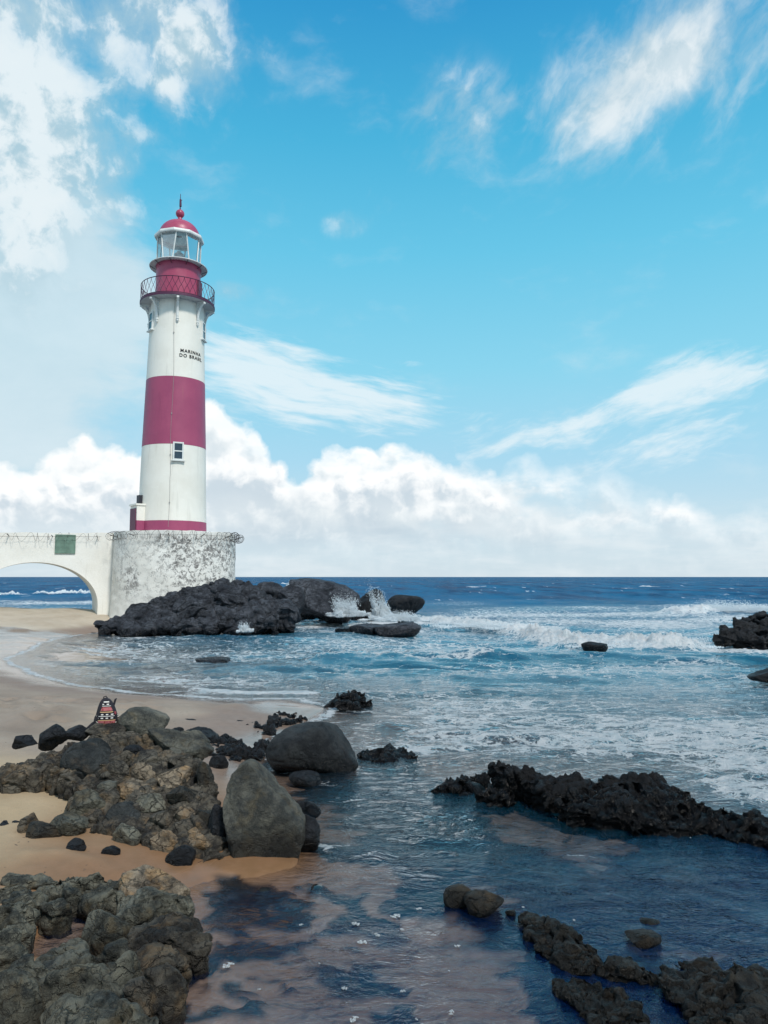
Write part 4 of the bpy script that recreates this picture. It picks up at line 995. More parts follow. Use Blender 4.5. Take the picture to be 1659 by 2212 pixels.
def paint(name, c1, c2, streak, scl=0.5, rough=0.5):
    m, n, out = new_mat(name)
    tc = n.new('ShaderNodeTexCoord').outputs['Object']
    big = n.noise(tc, scl, 5, 0.6); run = n.noise(n.vm('MULTIPLY', tc, (1, 1, 0.10)), 3.0, 5, 0.65); scuff = n.noise(n.vm('MULTIPLY', tc, (0.4, 0.4, 2.0)), 2.2, 5, 0.7)
    col = n.mix(n.ss(big, 0.3, 0.7), c1, c2)
    col = n.mix(n.ss(run, 0.55, 0.75, 0, streak), col, tuple(c * 0.72 for c in c1))
    col = n.mix(n.ss(scuff, 0.60, 0.78, 0, streak * 0.9), col, tuple(min(1, c * 1.25 + 0.03) for c in c2))
    rust = n.m('MULTIPLY', n.ss(n.noise(n.vm('MULTIPLY', tc, (1, 1, 0.055)), 4.2, 4, 0.6), 0.61, 0.70), n.ss(n.noise(tc, 0.35, 3, 0.5), 0.44, 0.58))
    col = n.mix(n.m('MULTIPLY', rust, streak * 0.9), col, n.mix(0.6, col, (0.30, 0.19, 0.11)))
    princ(n, out, col, n.lin(big, 0.3, 0.7, rough - 0.08, rough + 0.1), n.bump(n.m('ADD', n.noise(tc, 3.0, 4, 0.6), run), 0.12, 0.03), 0.4)
    return m
M_white = paint('white_tower_paint', (0.745, 0.715, 0.640), (0.82, 0.795, 0.725), 0.42)
M_red = paint('crimson_tower_paint', (0.295, 0.052, 0.122), (0.36, 0.070, 0.145), 0.30, rough=0.45)
M_red2 = paint('crimson_metal_paint', (0.355, 0.056, 0.115), (0.41, 0.072, 0.138), 0.22, 1.4, rough=0.36)
M_wmetal = paint('white_metal_paint', (0.62, 0.64, 0.62), (0.74, 0.755, 0.735), 0.4, 2.0, rough=0.45)
M_rail = plain('dark_violet_iron', (0.085, 0.022, 0.058), 0.5, 0.2)
M_deck = plain('grey_gallery_underside', (0.42, 0.43, 0.45), 0.7)
M_dark = plain('dark_metal', (0.035, 0.035, 0.045), 0.5, 0.4)
M_glassd = plain('dark_window_glass', (0.030, 0.045, 0.065), 0.08, spec=0.7)
M_text = plain('black_lettering', (0.012, 0.012, 0.014), 0.7)
M_door = plain('dull_crimson_door', (0.115, 0.030, 0.062), 0.55)
M_plaque = plain('green_metal_plaque', (0.135, 0.225, 0.175), 0.55, var=0.25, scale=3)
M_wire = plain('rusty_dark_wire', (0.045, 0.036, 0.032), 0.6, 0.5)
M_lens = plain('lens_drum', (0.05, 0.11, 0.15), 0.15, 0.1, spec=0.8)
M_lamp = plain('lamp_metal', (0.30, 0.33, 0.34), 0.3, 0.7)
mg, ng, og = new_mat('lantern_glass')
trg = ng.new('ShaderNodeBsdfTransparent'); ng.put(trg.inputs[0], (0.80, 0.88, 0.89))
glg = ng.new('ShaderNodeBsdfGlossy'); ng.put(glg.inputs['Roughness'], 0.04)
frg = ng.new('ShaderNodeFresnel'); ng.put(frg.inputs['IOR'], 1.5)
dfg = ng.new('ShaderNodeBsdfDiffuse'); ng.put(dfg.inputs[0], (0.62, 0.70, 0.72))
mxa = ng.new('ShaderNodeMixShader'); ng.put(mxa.inputs[0], ng.ss(ng.noise(ng.new('ShaderNodeTexCoord').outputs['Object'], 1.4, 4, 0.6), 0.3, 0.75, 0.08, 0.30)); ng.put(mxa.inputs[1], trg.outputs[0]); ng.put(mxa.inputs[2], dfg.outputs[0])
mxg = ng.new('ShaderNodeMixShader'); ng.put(mxg.inputs[0], frg.outputs[0]); ng.put(mxg.inputs[1], mxa.outputs[0]); ng.put(mxg.inputs[2], glg.outputs[0])
ng.t.links.new(mxg.outputs[0], og.inputs[0])

# ------------------------------------------------------------------ lighthouse
YT = 52.0
AX = at(373, 1100, YT)[0]
zpx = lambda py, px=377, Y=YT: at(px, py, Y)[2]
def rpx(r, py):                       # radius in metres of r sheet units seen at height py
    return r * YT / ray(375, py)[1] / FOC * math.cos(math.atan(0.287))
Z0 = 6.25                             # top of the round base
face = math.atan2(AX, YT)             # the side turned to the viewer
LH = empty('lighthouse', (AX, YT, Z0), -face, label='tall round white lighthouse with crimson bands and a glazed lantern', cat='lighthouse')
def zl(py, px=377): return zpx(py, px) - Z0
prof_px = [(1145, 75), (970, 69.2), (828, 63.6), (690, 58.3), (640, 56.5)]
def rad(z):
    zs = [zl(p) for p, _ in prof_px]; rs = [rpx(r, p) for p, r in prof_px]
    return float(np.interp(z, [0] + zs[1:], rs))
zb1, zb2, zb3, zd = zl(1129), zl(970), zl(828), zl(665)
def shaft(name, za, zc, mat, off=0.0):
    b = MB(); b.lathe([(rad(za + (zc - za) * i / 6) + off, za + (zc - za) * i / 6) for i in range(7)], 128); return b.build(name, mat, LH, smooth=True)
shaft('base_band', 0.0, zb1, M_red, 0.012)
shaft('lower_shaft', zb1, zb2, M_white)
shaft('middle_band', zb2, zb3, M_red, 0.008)
shaft('upper_shaft', zb3, zd, M_white)
Rt = rad(zd); Rd = rpx(79.5, 666)
b = MB(); b.lathe([(Rt - 0.05, zd), (Rd, zd), (Rd + 0.03, zd + 0.03), (Rd + 0.03, zd + 0.17), (Rd, zd + 0.19), (Rt - 0.3, zd + 0.19)], 96)
b.build('gallery_deck', M_deck, LH, smooth=True)
b = MB(); b.lathe([(Rd + 0.034, zd + 0.02), (Rd + 0.06, zd + 0.02), (Rd + 0.06, zd + 0.18), (Rd + 0.034, zd + 0.18)], 96); b.build('deck_rim', M_rail, LH, smooth=True)
# brackets
hb = 1.45
for k in range(8):
    a = 2 * math.pi * k / 8
    u = Vector((math.sin(a), -math.cos(a), 0)); r0 = rad(zd - hb)
    b = MB(); L = Rd - Rt - 0.06; t = (Vector((u.y, -u.x, 0)))
    o = u * (Rt - 0.02)
    arc = [(L * (1 - math.sin(q)) + 0.10, -0.10 - (hb - 0.25) * (1 - math.cos(q)) * 0.98) for q in np.linspace(0, math.pi / 2, 12)]
    # curved strut, top bar, wall bar and a web between them
    th = 0.16
    def strip(pts, w):
        for (x1, y1), (x2, y2) in zip(pts[:-1], pts[1:]):
            p, q = o + u * x1 + Vector((0, 0, zd + y1)), o + u * x2 + Vector((0, 0, zd + y2))
            d = (q - p); ln = d.length; d.normalize()
            b.box((p + q) / 2, (ln + 0.02, th, w), (d, t, d.cross(t)))
    strip([(0.0, -0.07), (L, -0.07)], 0.14); strip(arc, 0.13); strip([(0.07, -0.1), (0.09, -hb)], 0.12)
    strip([(0.09, -hb * 0.45), (arc[7][0], arc[7][1])], 0.09)
    strip([(0.09, -hb * 0.72), (arc[9][0], arc[9][1])], 0.08)
    dp = o + u * 0.13 + Vector((0, 0, zd - hb))
    b.lathe([(0.0, zd - hb - 0.26), (0.06, zd - hb - 0.22), (0.10, zd - hb - 0.13), (0.06, zd - hb - 0.06), (0.11, zd - hb), (0.09, zd - hb + 0.08)], 12, cz=(dp.x, dp.y))
    b.build('bracket', M_wmetal, LH)
# red watch room
Rw = rpx(48.5, 620); zw = zl(581)
b = MB(); b.lathe([(Rw, zd + 0.18), (Rw, zw), (Rw + 0.05, zw), (Rw + 0.05, zw + 0.08)], 96); b.build('watch_room', M_red2, LH, smooth=True)
b = MB()
for da in (-0.02, 0.02):
    pass
aD = R(70)
b.box((math.sin(aD) * (Rw + 0.03), -math.cos(aD) * (Rw + 0.03), zd + 1.05), (0.75, 0.12, 1.7), (Vector((math.cos(aD), math.sin(aD), 0)), Vector((math.sin(aD), -math.cos(aD), 0)), Vector((0, 0, 1))))
b.build('watch_room_door', M_door, LH)
# railing
zr0, zr1 = zd + 0.19, zl(626)
rr = MB(); NR = 40
ring = lambda r, z, n=96: [(r * math.sin(2 * math.pi * k / n), -r * math.cos(2 * math.pi * k / n), z) for k in range(n)]
rr.tube(ring(Rd, zr1), 0.030, 6, closed=True); rr.tube(ring(Rd, zr0 + 0.05), 0.024, 6, closed=True)
rail = rr.build('top_rail', M_rail, LH, smooth=True)
lt = MB()
for k in range(NR):
    for sgn in (-1, 1):
        pts = []
        for i in range(9):
            q = i / 8; a = 2 * math.pi * (k + sgn * (0.5 * math.sin(q * math.pi * 0.5) ** 0.9 - 0.0) * 1.0) / NR
            a = 2 * math.pi * (k + sgn * 0.5 * (1 - math.cos(q * math.pi)) / 1.0 * 0.5 * 2) / NR
            pts.append((Rd * math.sin(a), -Rd * math.cos(a), zr0 + 0.05 + (zr1 - zr0 - 0.05) * q))
        lt.tube(pts, 0.016, 4)
lt.build('railing_lattice', M_rail, LH)
# lantern gallery: thin grated ring
Rg = rpx(62.3, 580)
b = MB(); b.tube(ring(Rg, zw + 0.02), 0.035, 6, closed=True); b.build('lantern_gallery_edge', M_wmetal, LH, smooth=True)
b = MB()
b.lathe([(Rw + 0.05, zw + 0.06), (Rg, zw + 0.06), (Rg, zw + 0.03), (Rw + 0.05, zw + 0.03)], 96)
for k in range(96):
    a = 2 * math.pi * k / 96; u = Vector((math.sin(a), -math.cos(a), 0)); t = Vector((u.y, -u.x, 0))
    b.box(u * (Rw + Rg) / 2 + Vector((0, 0, zw + 0.012)), (Rg - Rw - 0.05, 0.022, 0.035), (u, t, Vector((0, 0, 1))))
b.build('lantern_gallery', M_wmetal, LH)
for k in range(10):
    a = 2 * math.pi * (k + .5) / 10; u = Vector((math.sin(a), -math.cos(a), 0)); b = MB()
    b.tube([u * (Rw + 0.02) + Vector((0, 0, zw - 0.22)), u * (Rg - 0.03) + Vector((0, 0, zw - 0.01))], 0.022, 5)
    b.build('gallery_strut', M_dark, LH)
# lantern: ten panes between slightly raking bars
zl0, zl1 = zw + 0.08, zl(520); NP = 10; Rl = rpx(47, 550); off0 = R(-13)
b = MB(); b.lathe([(Rl + 0.08, zl0), (Rl + 0.08, zl0 + 0.16), (Rl - 0.05, zl0 + 0.16)], NP, a0=off0); b.build('lantern_sill', M_wmetal, LH)
def lp_(k, z):
    q = (z - zl0) / (zl1 - zl0); lean = R(4.5) * (1 - 2 * q) * (1 if k % 2 else -1)
    a = off0 + 2 * math.pi * k / NP + lean
    return Vector((Rl * math.sin(a), -Rl * math.cos(a), z))
for k in range(NP):
    b = MB(); b.tube([lp_(k, zl0 + 0.1), lp_(k, zl1)], 0.05, 4); b.build('glazing_bar', M_wmetal, LH)
    b = MB(); A, B, Cc, Dd = lp_(k, zl0 + 0.16), lp_(k + 1, zl0 + 0.16), lp_(k + 1, zl1), lp_(k, zl1)
    b.add([A * 0.995, B * 0.995, Cc, Dd], [(0, 1, 2, 3)])
    for v_i in range(4): b.v[v_i] = tuple(np.array(b.v[v_i]) * np.array([0.99, 0.99, 1]) if False else b.v[v_i])
    b.v = [(A.x * .99, A.y * .99, A.z), (B.x * .99, B.y * .99, B.z), (Cc.x * .99, Cc.y * .99, Cc.z), (Dd.x * .99, Dd.y * .99, Dd.z)]
    b.build('lantern_pane', mg, LH)
Re = rpx(53.5, 517)
b = MB(); b.lathe([(Rl - 0.06, zl1 - 0.02), (Re, zl1 - 0.02), (Re + 0.03, zl1 + 0.06), (Re, zl1 + 0.20), (Re - 0.18, zl1 + 0.26), (0.2, zl1 + 0.3)], NP, a0=off0); b.build('lantern_eave', M_wmetal, LH)
zq0 = zl1 + 0.2; Rq = rpx(45, 508); zq1 = zl(479)
b = MB(); dome = [(Rq * math.cos(t) ** 0.9, zq0 + (zq1 - zq0) * math.sin(t)) for t in np.linspace(0, math.pi / 2 * 0.93, 18)]
rn = rpx(4.6, 476)
zball = zl(462); rb = rpx(9.5, 462)
dome += [(rn * 1.5, zq1 + 0.02), (rn, zq1 + 0.16), (rn * 0.95, zball - rb * 0.85)]
b.lathe(dome, 72); b.build('dome', M_red2, LH, smooth=True)
b = MB(); b.lathe([(0.001 + rb * math.sin(t), zball - rb * math.cos(t)) for t in np.linspace(0.3, math.pi - 0.001, 18)], 40); b.build('finial', M_red2, LH, smooth=True)
zt = zl(419)
b = MB(); b.tube([(0, 0, zball + rb * 0.9), (0, 0, zl(446)), (0, 0, zt)], [0.05, 0.04, 0.018], 8); b.tube([(0.02, 0, zl(446)), (0.01, 0, zl(431))], [0.085, 0.07], 8); b.box((0.05, 0, zl(432)), (0.18, 0.03, 0.03)); b.build('lightning_rod', M_rail, LH)
# lamp inside
b = MB(); b.lathe([(0.001, zl0 + 0.02), (Rl - 0.03, zl0 + 0.02), (Rl - 0.03, zl0 + 0.06), (0.001, zl0 + 0.06)], 40); b.build('lantern_floor', M_wmetal, LH)
zc_ = zl(556); rl = rpx(10.4, 556)
b = MB(); b.lathe([(rl * 0.7, zl0 + 0.05), (rl * 0.7, zc_ - 0.2)], 24); b.build('lamp_pedestal', M_lamp, LH, smooth=True)
b = MB(); b.lathe([(0.01, zc_ - 0.24)] + [(rl * (1 + 0.05 * math.sin(i * 2.1)), zc_ - 0.23 + 0.46 * i / 12) for i in range(13)] + [(0.01, zc_ + 0.23)], 32); b.build('lens', M_lens, LH, smooth=True)
b = MB(); b.lathe([(0.01, zc_ + 0.24), (rl * .5, zc_ + 0.24), (rl * .5, zc_ + 0.42), (0.01, zc_ + 0.46)], 24); b.build('lamp_cap', M_lamp, LH, smooth=True)
# windows
def window(deg, py, hw, hh):
    a = R(deg); z = zl(py); r = rad(z) + 0.01
    u = Vector((math.sin(a), -math.cos(a), 0)); t = Vector((math.cos(a), math.sin(a), 0)); k = Vector((0, 0, 1))
    slope = (rad(z + 1) - rad(z - 1)) / 2; up = (k + u * slope).normalized(); nn = t.cross(up).normalized()
    o = u * r + k * z
    b = MB(); f = 0.10
    for s in (-1, 1): b.box(o + t * s * (hw - f / 2) , (f, 0.16, hh * 2), (t, nn, up))
    for s in (-1, 0, 1): b.box(o + up * s * (hh - f / 2), (hw * 2 - 2 * f, 0.155, f * (0.75 if s == 0 else 1)), (t, nn, up))
    w = b.build('window', M_wmetal, LH)
    b = MB(); b.box(o, (hw * 2 - 2 * f + 0.01, 0.10, hh * 2 - 2 * f + 0.01), (t, nn, up)); b.build('pane', M_glassd, w)
    b = MB(); b.box(o - up * (hh + 0.035) + nn * 0.03 * (1 if nn.dot(u) > 0 else -1), (hw * 2 + 0.16, 0.26, 0.07), (t, nn, up)); b.build('sill', M_wmetal, w)
window(7, 985, 0.36, 0.63); window(-68, 706, 0.36, 0.66); window(71, 717, 0.36, 0.66)
# cable and clips down the front
b = MB(); pts = []
for i in range(40):
    z = 0.4 + (zd - 0.4) * i / 39; a = R(-5.5 + 1.2 * math.sin(i * 0.31) - (1.0 if i < 9 else 0)); r = rad(z) + 0.03; pts.append((math.sin(a) * r, -math.cos(a) * r, z))
b.tube(pts, 0.011, 5)
for i in (4, 12, 19, 33): b.box(pts[i], (0.07, 0.07, 0.09))
b.build('cable', plain('grey_cable', (0.30, 0.29, 0.28), 0.6), LH)
# lettering bent round the shaft
def lettering(txt, py, size, deg):
    cu = bpy.data.curves.new('lettering', 'FONT'); cu.body = txt; cu.size = size; cu.align_x = 'CENTER'; cu.align_y = 'CENTER'; cu.offset = 0.005; cu.space_character = 1.22; cu.extrude = 0.0
    ob = bpy.data.objects.new('lettering_source', cu); C.objects.link(ob)
    bpy.context.view_layer.update()
    me = bpy.data.meshes.new_from_object(ob.evaluated_get(bpy.context.evaluated_depsgraph_get()))
    bpy.data.objects.remove(ob); bpy.data.curves.remove(cu)
    bm = bmesh.new(); bm.from_mesh(me)
    bmesh.ops.triangulate(bm, faces=bm.faces[:])
    bmesh.ops.subdivide_edges(bm, edges=[e for e in bm.edges if e.calc_length() > 0.09], cuts=3)
    z0 = zpx(py, 405, YT - 1.6) - Z0
    for v in bm.verts:
        z = z0 + v.co.y; r = rad(z) + 0.016; a = R(deg) + v.co.x / r
        v.co = (math.sin(a) * r, -math.cos(a) * r, z)
    r_ = bmesh.ops.extrude_face_region(bm, geom=bm.faces[:])
    for v in [g for g in r_['geom'] if isinstance(g, bmesh.types.BMVert)]:
        f_ = 1 + 0.012 / math.hypot(v.co.x, v.co.y); v.co.x *= f_; v.co.y *= f_
    bmesh.ops.recalc_face_normals(bm, faces=bm.faces[:])
    bm.to_mesh(me); bm.free(); me.name = 'lettering'
    link('lettering', me, M_text, LH)
lettering('MARINHA', 758.8, 0.325, 31); lettering('DO BRASIL', 769.2, 0.325, 32)
# entrance porch at the left foot
a = R(-66); u = Vector((math.sin(a), -math.cos(a), 0)); t = Vector((math.cos(a), math.sin(a), 0)); kz = Vector((0, 0, 1))
rb0 = rad(1.0); hp = zl(1098, 292)
b = MB(); b.box(u * (rb0 + 0.02) + kz * (hp / 2), (1.15, 0.9, hp), (t, u, kz)); b.box(u * (rb0 + 0.05) + kz * (hp + 0.07), (1.27, 1.0, 0.12), (t, u, kz))
porch = b.build('porch', M_white, LH)
b = MB(); b.box(u * (rb0 + 0.50) + kz * (hp / 2 - 0.06), (0.92, 0.08, hp - 0.25), (t, u, kz)); b.build('door', M_door, porch)
b = MB(); b.box(u * (rb0 + 0.02) + kz * (zb1 / 2), (1.164, 0.904, zb1), (t, u, kz)); b.build('porch_base_band', M_red, porch)
b = MB(); b.box(u * (rb0 + 0.06) + kz * (hp + 0.44), (0.42, 0.30, 0.62), (t, u, kz)); b.build('porch_vent', M_dark, LH)

# ------------------------------------------------------------------ round base of the lighthouse
RB = 4.10; BX = AX + 0.30
b = MB(); prof = [(RB + 0.22, -6.2), (RB + 0.14, -5.2), (RB + 0.06, -3.8), (RB + 0.02, -2.0), (RB, -0.6), (RB, 0.0), (RB - 0.35, 0.02), (RB - 0.37, -0.25), (0.01, -0.25)]
full = []
for (r1, z1), (r2, z2) in zip(prof[:-1], prof[1:]):
    nsub = 14 if z2 > z1 and r1 > 4 and z1 < -0.7 else 1
    full += [(r1 + (r2 - r1) * i / nsub, z1 + (z2 - z1) * i / nsub) for i in range(nsub)]
full.append(prof[-1]); b.lathe(full, 160)
nv = len(b.v); Pn = np.array(b.v); q = fbm(Pn * 0.8, 4, 17) * 0.035 + fbm(Pn * 2.6, 3, 19) * 0.02
rad_ = np.hypot(Pn[:, 0], Pn[:, 1]); sc = np.where(rad_ > 3.8, 1 + q / np.maximum(rad_, 1), 1); Pn[:, 0] *= sc; Pn[:, 1] *= sc; Pn[:, 2] += np.where((rad_ > 3.8) & (Pn[:, 2] > -0.1), q * 0.9, 0)
b.v = [tuple(p) for p in Pn]
o = b.build('round_base', M_drum, None, smooth=True, loc=(BX, YT, Z0 + 0.05), angle=50)
# object origin sits half way up so the stain bands measure from there
me = o.data
for v in me.vertices: v.co.z += 2.3
o.location.z -= 2.3
tag(o, 'round white masonry base with peeling stained paint under the lighthouse', 'base wall')

# ------------------------------------------------------------------ footbridge with one low arch
B0 = Vector((-18.45, 50.90, 0)); TH = R(28); wl = Vector((-math.cos(TH), -math.sin(TH), 0)); back = Vector((-math.sin(TH), math.cos(TH), 0))
def arch_bridge():
    tc, aa, zs, bb, Wd, ztop = 4.92, 3.86, 1.42, 2.82, 3.0, Z0 + 0.05
    top = lambda t: ztop - 0.022 * max(t, 0)
    ts = [-1.6] + list(np.linspace(-1.0, tc - aa, 5)) + [tc - aa * math.cos(q) for q in np.linspace(0, math.pi, 49)][1:-1] + list(np.linspace(tc + aa, tc + aa + 2.6, 5)) + [16.0]
    low = lambda t: (zs - 1.6) if abs(t - tc) >= aa - 1e-6 else zs + bb * math.sqrt(max(0, 1 - ((t - tc) / aa) ** 2))
    V, Fq = [], []
    cols = []
    for t in ts:
        if abs(abs(t - tc) - aa) < 1e-6:
            cols += [(t, zs - 1.6)] if t < tc else [(t, zs)]
            cols += [(t, zs)] if t < tc else [(t, zs - 1.6)]
        else: cols.append((t, low(t)))
    nz = 10
    for (t, zl_) in cols:
        for d in (0, Wd):
            for j in range(nz + 1):
                z = zl_ + (top(t) - zl_) * j / nz
                p = B0 + wl * t + back * d
                q = 0.03 * vnoise(np.array([[t * 0.9, z * 0.9, d]]), 5)[0] if 0 < j else 0
                V.append(tuple(p - back * q * (1 if d == 0 else 0) + Vector((0, 0, z + (q if j == nz else 0)))))
    st = 2 * (nz + 1)
    for i in range(len(cols) - 1):
        a, c = i * st, (i + 1) * st
        for j in range(nz):
            Fq.append((a + j, a + j + 1, c + j + 1, c + j)); k = nz + 1
            Fq.append((a + k + j, c + k + j, c + k + j + 1, a + k + j + 1))
        Fq.append((a, c, c + nz + 1, a + nz + 1)); Fq.append((a + nz, a + 2 * nz + 1, c + 2 * nz + 1, c + nz))
    b = MB(); b.add(V, Fq)
    return b
o = arch_bridge().build('footbridge', M_bridge, None, smooth=True, angle=45)
tag(o, 'white masonry footbridge with one low arch over the sand', 'bridge')
# flared foot where the pier meets the base
P0 = B0 + wl * 3.22 - back * 0.05
b = MB(); b.box(P0 + Vector((0, 0, 5.47)), (1.16, 0.07, 1.16), (wl, back, Vector((0, 0, 1))))
for s in (-1, 1):
    b.box(P0 + wl * s * 0.6 + Vector((0, 0, 5.47)), (0.06, 0.10, 1.26), (wl, back, Vector((0, 0, 1)))); b.box(P0 + Vector((0, 0, 5.47 + s * 0.60)), (1.14, 0.10, 0.06), (wl, back, Vector((0, 0, 1))))
pl = b.build('plaque', M_plaque, None); pl.parent = o; tag(pl, 'square green metal plaque on the parapet')

# ------------------------------------------------------------------ razor wire along the parapet
def coil(path, r, turns, seed):
    rg = random.Random(seed); pts = [Vector(p) for p in path]
    L = [0]
    for p, q in zip(pts[:-1], pts[1:]): L.append(L[-1] + (q - p).length)
    def pos(s):
        for i in range(len(pts) - 1):
            if s <= L[i + 1]:
                f = (s - L[i]) / (L[i + 1] - L[i]); return pts[i].lerp(pts[i + 1], f), (pts[i + 1] - pts[i]).normalized()
        return pts[-1], (pts[-1] - pts[-2]).normalized()
    out = []; N_ = int(turns * 20)
    for i in range(N_ + 1):
        q = i / N_; an = 2 * math.pi * turns * q
        s = min(max((q + 0.012 * math.sin(an * 0.5) + 0.02 * math.sin(q * 23)) * L[-1], 0), L[-1])
        p, t = pos(s); u = t.cross(Vector((0, 0, 1))).normalized(); w = Vector((0, 0, 1))
        rr_ = r * (1 + 0.12 * math.sin(q * 31 + seed) + 0.05 * math.sin(an * 0.37))
        out.append(p + u * math.cos(an) * rr_ + w * math.sin(an) * rr_)
    return out
zc = Z0 - 0.24
fr = -back * 0.30
pathA = [B0 + wl * (12 - i) + fr + Vector((0, 0, zc - 0.022 * (12 - i))) for i in range(12)]
RW = empty('razor_wire', tuple(B0 + wl * 5 + fr + Vector((0, 0, zc))), label='dark looping coil of razor wire hung along the white parapets', cat='razor wire')
def rel(o): o.location = -Vector(RW.location); return o
b = MB(); b.tube(coil(pathA, 0.26, 21, 2), 0.0075, 4); rel(b.build('bridge_coil', M_wire, RW))
def drum(a, r, z): return Vector((BX + math.sin(a) * r, YT - math.cos(a) * r, z))
a_s = -math.pi / 2 - face + 0.10
pathB = [drum(a_s + (math.pi * 1.08) * i / 40, RB + 0.32, zc) for i in range(41)]
b = MB(); b.tube(coil(pathB, 0.27, 44, 5), 0.008, 4); rel(b.build('base_coil', M_wire, RW))
b = MB()
b.tube([p + Vector((0, 0, 0.02)) for p in pathB], 0.008, 4); b.tube([p + Vector((0, 0, 0.02)) for p in pathA], 0.008, 4)
rel(b.build('tension_wire', M_wire, RW))
for i in (3, 9, 16, 22, 28, 34, 39):
    p = pathB[i]; q = drum(a_s + (math.pi * 1.08) * i / 40, RB - 0.05, zc - 0.06)
    b = MB(); b.tube([q, p.lerp(q, -0.5) + Vector((0, 0, 0.05))], 0.025, 5); rel(b.build('stay', M_wire, RW))
for t in (1.2, 4.0, 6.6):
    p = B0 + wl * t + Vector((0, 0, zc - 0.05)); b = MB(); b.tube([p + back * 0.05, p - back * 0.5 + Vector((0, 0, 0.06)) + wl * 0.12], 0.025, 5); rel(b.build('stay', M_wire, RW))
# barred ring closing the seaward end of the coil
p = pathB[30]; tdir = (pathB[31] - pathB[29]).normalized(); u = tdir.cross(Vector((0, 0, 1))).normalized()
b = MB(); b.tube([p + u * math.cos(q) * 0.33 + Vector((0, 0, math.sin(q) * 0.33)) for q in np.linspace(0, 2 * math.pi, 28)[:-1]], 0.022, 5, closed=True)
for s in (-0.15, 0.0, 0.15):
    hgt = math.sqrt(0.33 ** 2 - s * s); b.tube([p + u * s + Vector((0, 0, -hgt)), p + u * s + Vector((0, 0, hgt))], 0.012, 4); b.tube([p + u * -hgt + Vector((0, 0, s)), p + u * hgt + Vector((0, 0, s))], 0.012, 4)
rel(b.build('end_grille', M_wire, RW))

# ------------------------------------------------------------------ backpack
def stripes():
    m, n, out = new_mat('woven_stripes')
    tc = n.new('ShaderNodeTexCoord').outputs['Object']; x, y, z = n.sep(tc)
    blk, wht, red, crm, pnk = (0.012, 0.011, 0.016), (0.62, 0.60, 0.56), (0.22, 0.045, 0.04), (0.50, 0.33, 0.17), (0.40, 0.13, 0.14)
    st = [(0.0, blk), (0.045, crm), (0.075, blk), (0.10, red), (0.22, crm), (0.25, blk), (0.29, wht), (0.33, blk), (0.37, wht), (0.39, blk), (0.42, wht), (0.46, blk), (0.51, crm), (0.54, blk), (0.57, red), (0.70, blk), (0.73, wht), (0.75, blk), (0.78, wht), (0.82, blk), (0.86, wht), (0.90, blk)]
    c = n.ramp(n.m('DIVIDE', z, 0.40), st, 'CONSTANT')
    dash = n.m('GREATER_THAN', n.m('FRACT', n.m('MULTIPLY', x, 14.0)), 0.48)
    zf = n.m('DIVIDE', z, 0.40)
    rows = n.m('MAXIMUM', n.m('MULTIPLY', n.m('GREATER_THAN', zf, 0.285), n.m('LESS_THAN', zf, 0.335)), n.m('MAXIMUM', n.m('MULTIPLY', n.m('GREATER_THAN', zf, 0.415), n.m('LESS_THAN', zf, 0.465)), n.m('MULTIPLY', n.m('GREATER_THAN', zf, 0.77), n.m('LESS_THAN', zf, 0.83))))
    c = n.mix(n.m('MULTIPLY', dash, rows), c, blk)
    fl = n.voro(n.vm('MULTIPLY', tc, (1, 1, 1)), 34.0, 'F1')
    redz = n.m('MAXIMUM', n.m('MULTIPLY', n.m('GREATER_THAN', zf, 0.11), n.m('LESS_THAN', zf, 0.21)), n.m('MULTIPLY', n.m('GREATER_THAN', zf, 0.57), n.m('LESS_THAN', zf, 0.70)))
    c = n.mix(n.m('MULTIPLY', redz, n.ss(fl, 0.25, 0.6, 0, 0.9)), c, pnk)
    weave = n.m('ADD', n.m('SINE', n.m('MULTIPLY', x, 900.0)), n.m('SINE', n.m('MULTIPLY', z, 900.0)))
    princ(n, out, c, 0.9, n.bump(weave, 0.2, 0.002), 0.2); return m
M_weave = stripes(); M_cloth = plain('black_canvas', (0.014, 0.013, 0.019), 0.9, var=0.3, scale=20, bump=0.3); M_cord = plain('pale_piping', (0.50, 0.46, 0.40), 0.8)
bp = Vector(at(230, 1566, 11.62)); 
BK = empty('backpack', tuple(bp), R(14), label='black and red woven backpack with pale stripes standing on a rock', cat='backpack')
def loft(name, mat, secs, parent=BK, ex=3.0, n=36):
    """rounded-box cross-sections: (z, cx, cy, half width, half depth)"""
    b = MB(); zs = len(secs)
    for (z, cx_, cy_, hw, hd) in secs:
        for k in range(n):
            a = 2 * math.pi * k / n; cc, ss_ = math.cos(a), math.sin(a)
            b.v.append((cx_ + hw * math.copysign(abs(cc) ** (2 / ex), cc), cy_ + hd * math.copysign(abs(ss_) ** (2 / ex), ss_), z))
    for i in range(zs - 1):
        for k in range(n):
            q = (k + 1) % n; b.f.append((i * n + k, i * n + q, (i + 1) * n + q, (i + 1) * n + k))
    b.f.append(tuple(range(n))); b.f.append(tuple((zs - 1) * n + k for k in range(n)))
    return b.build(name, mat, parent, smooth=True, angle=60)
loft('body', M_cloth, [(0, 0, 0, .135, .085), (.012, 0, 0, .155, .10), (.08, 0, 0, .163, .11), (.18, -.005, .01, .150, .105), (.28, -.012, .025, .120, .092), (.345, -.02, .035, .090, .07), (.385, -.025, .045, .058, .045), (.402, -.028, .05, .022, .02)])
loft('front_pocket', M_weave, [(.006, .01, -.075, .10, .040), (.02, .01, -.08, .128, .060), (.10, .008, -.078, .128, .066), (.16, .004, -.062, .116, .062), (.25, 0, -.036, .085, .054), (.33, -.008, -.008, .062, .045), (.375, -.016, .018, .040, .030), (.388, -.018, .028, .016, .012)])
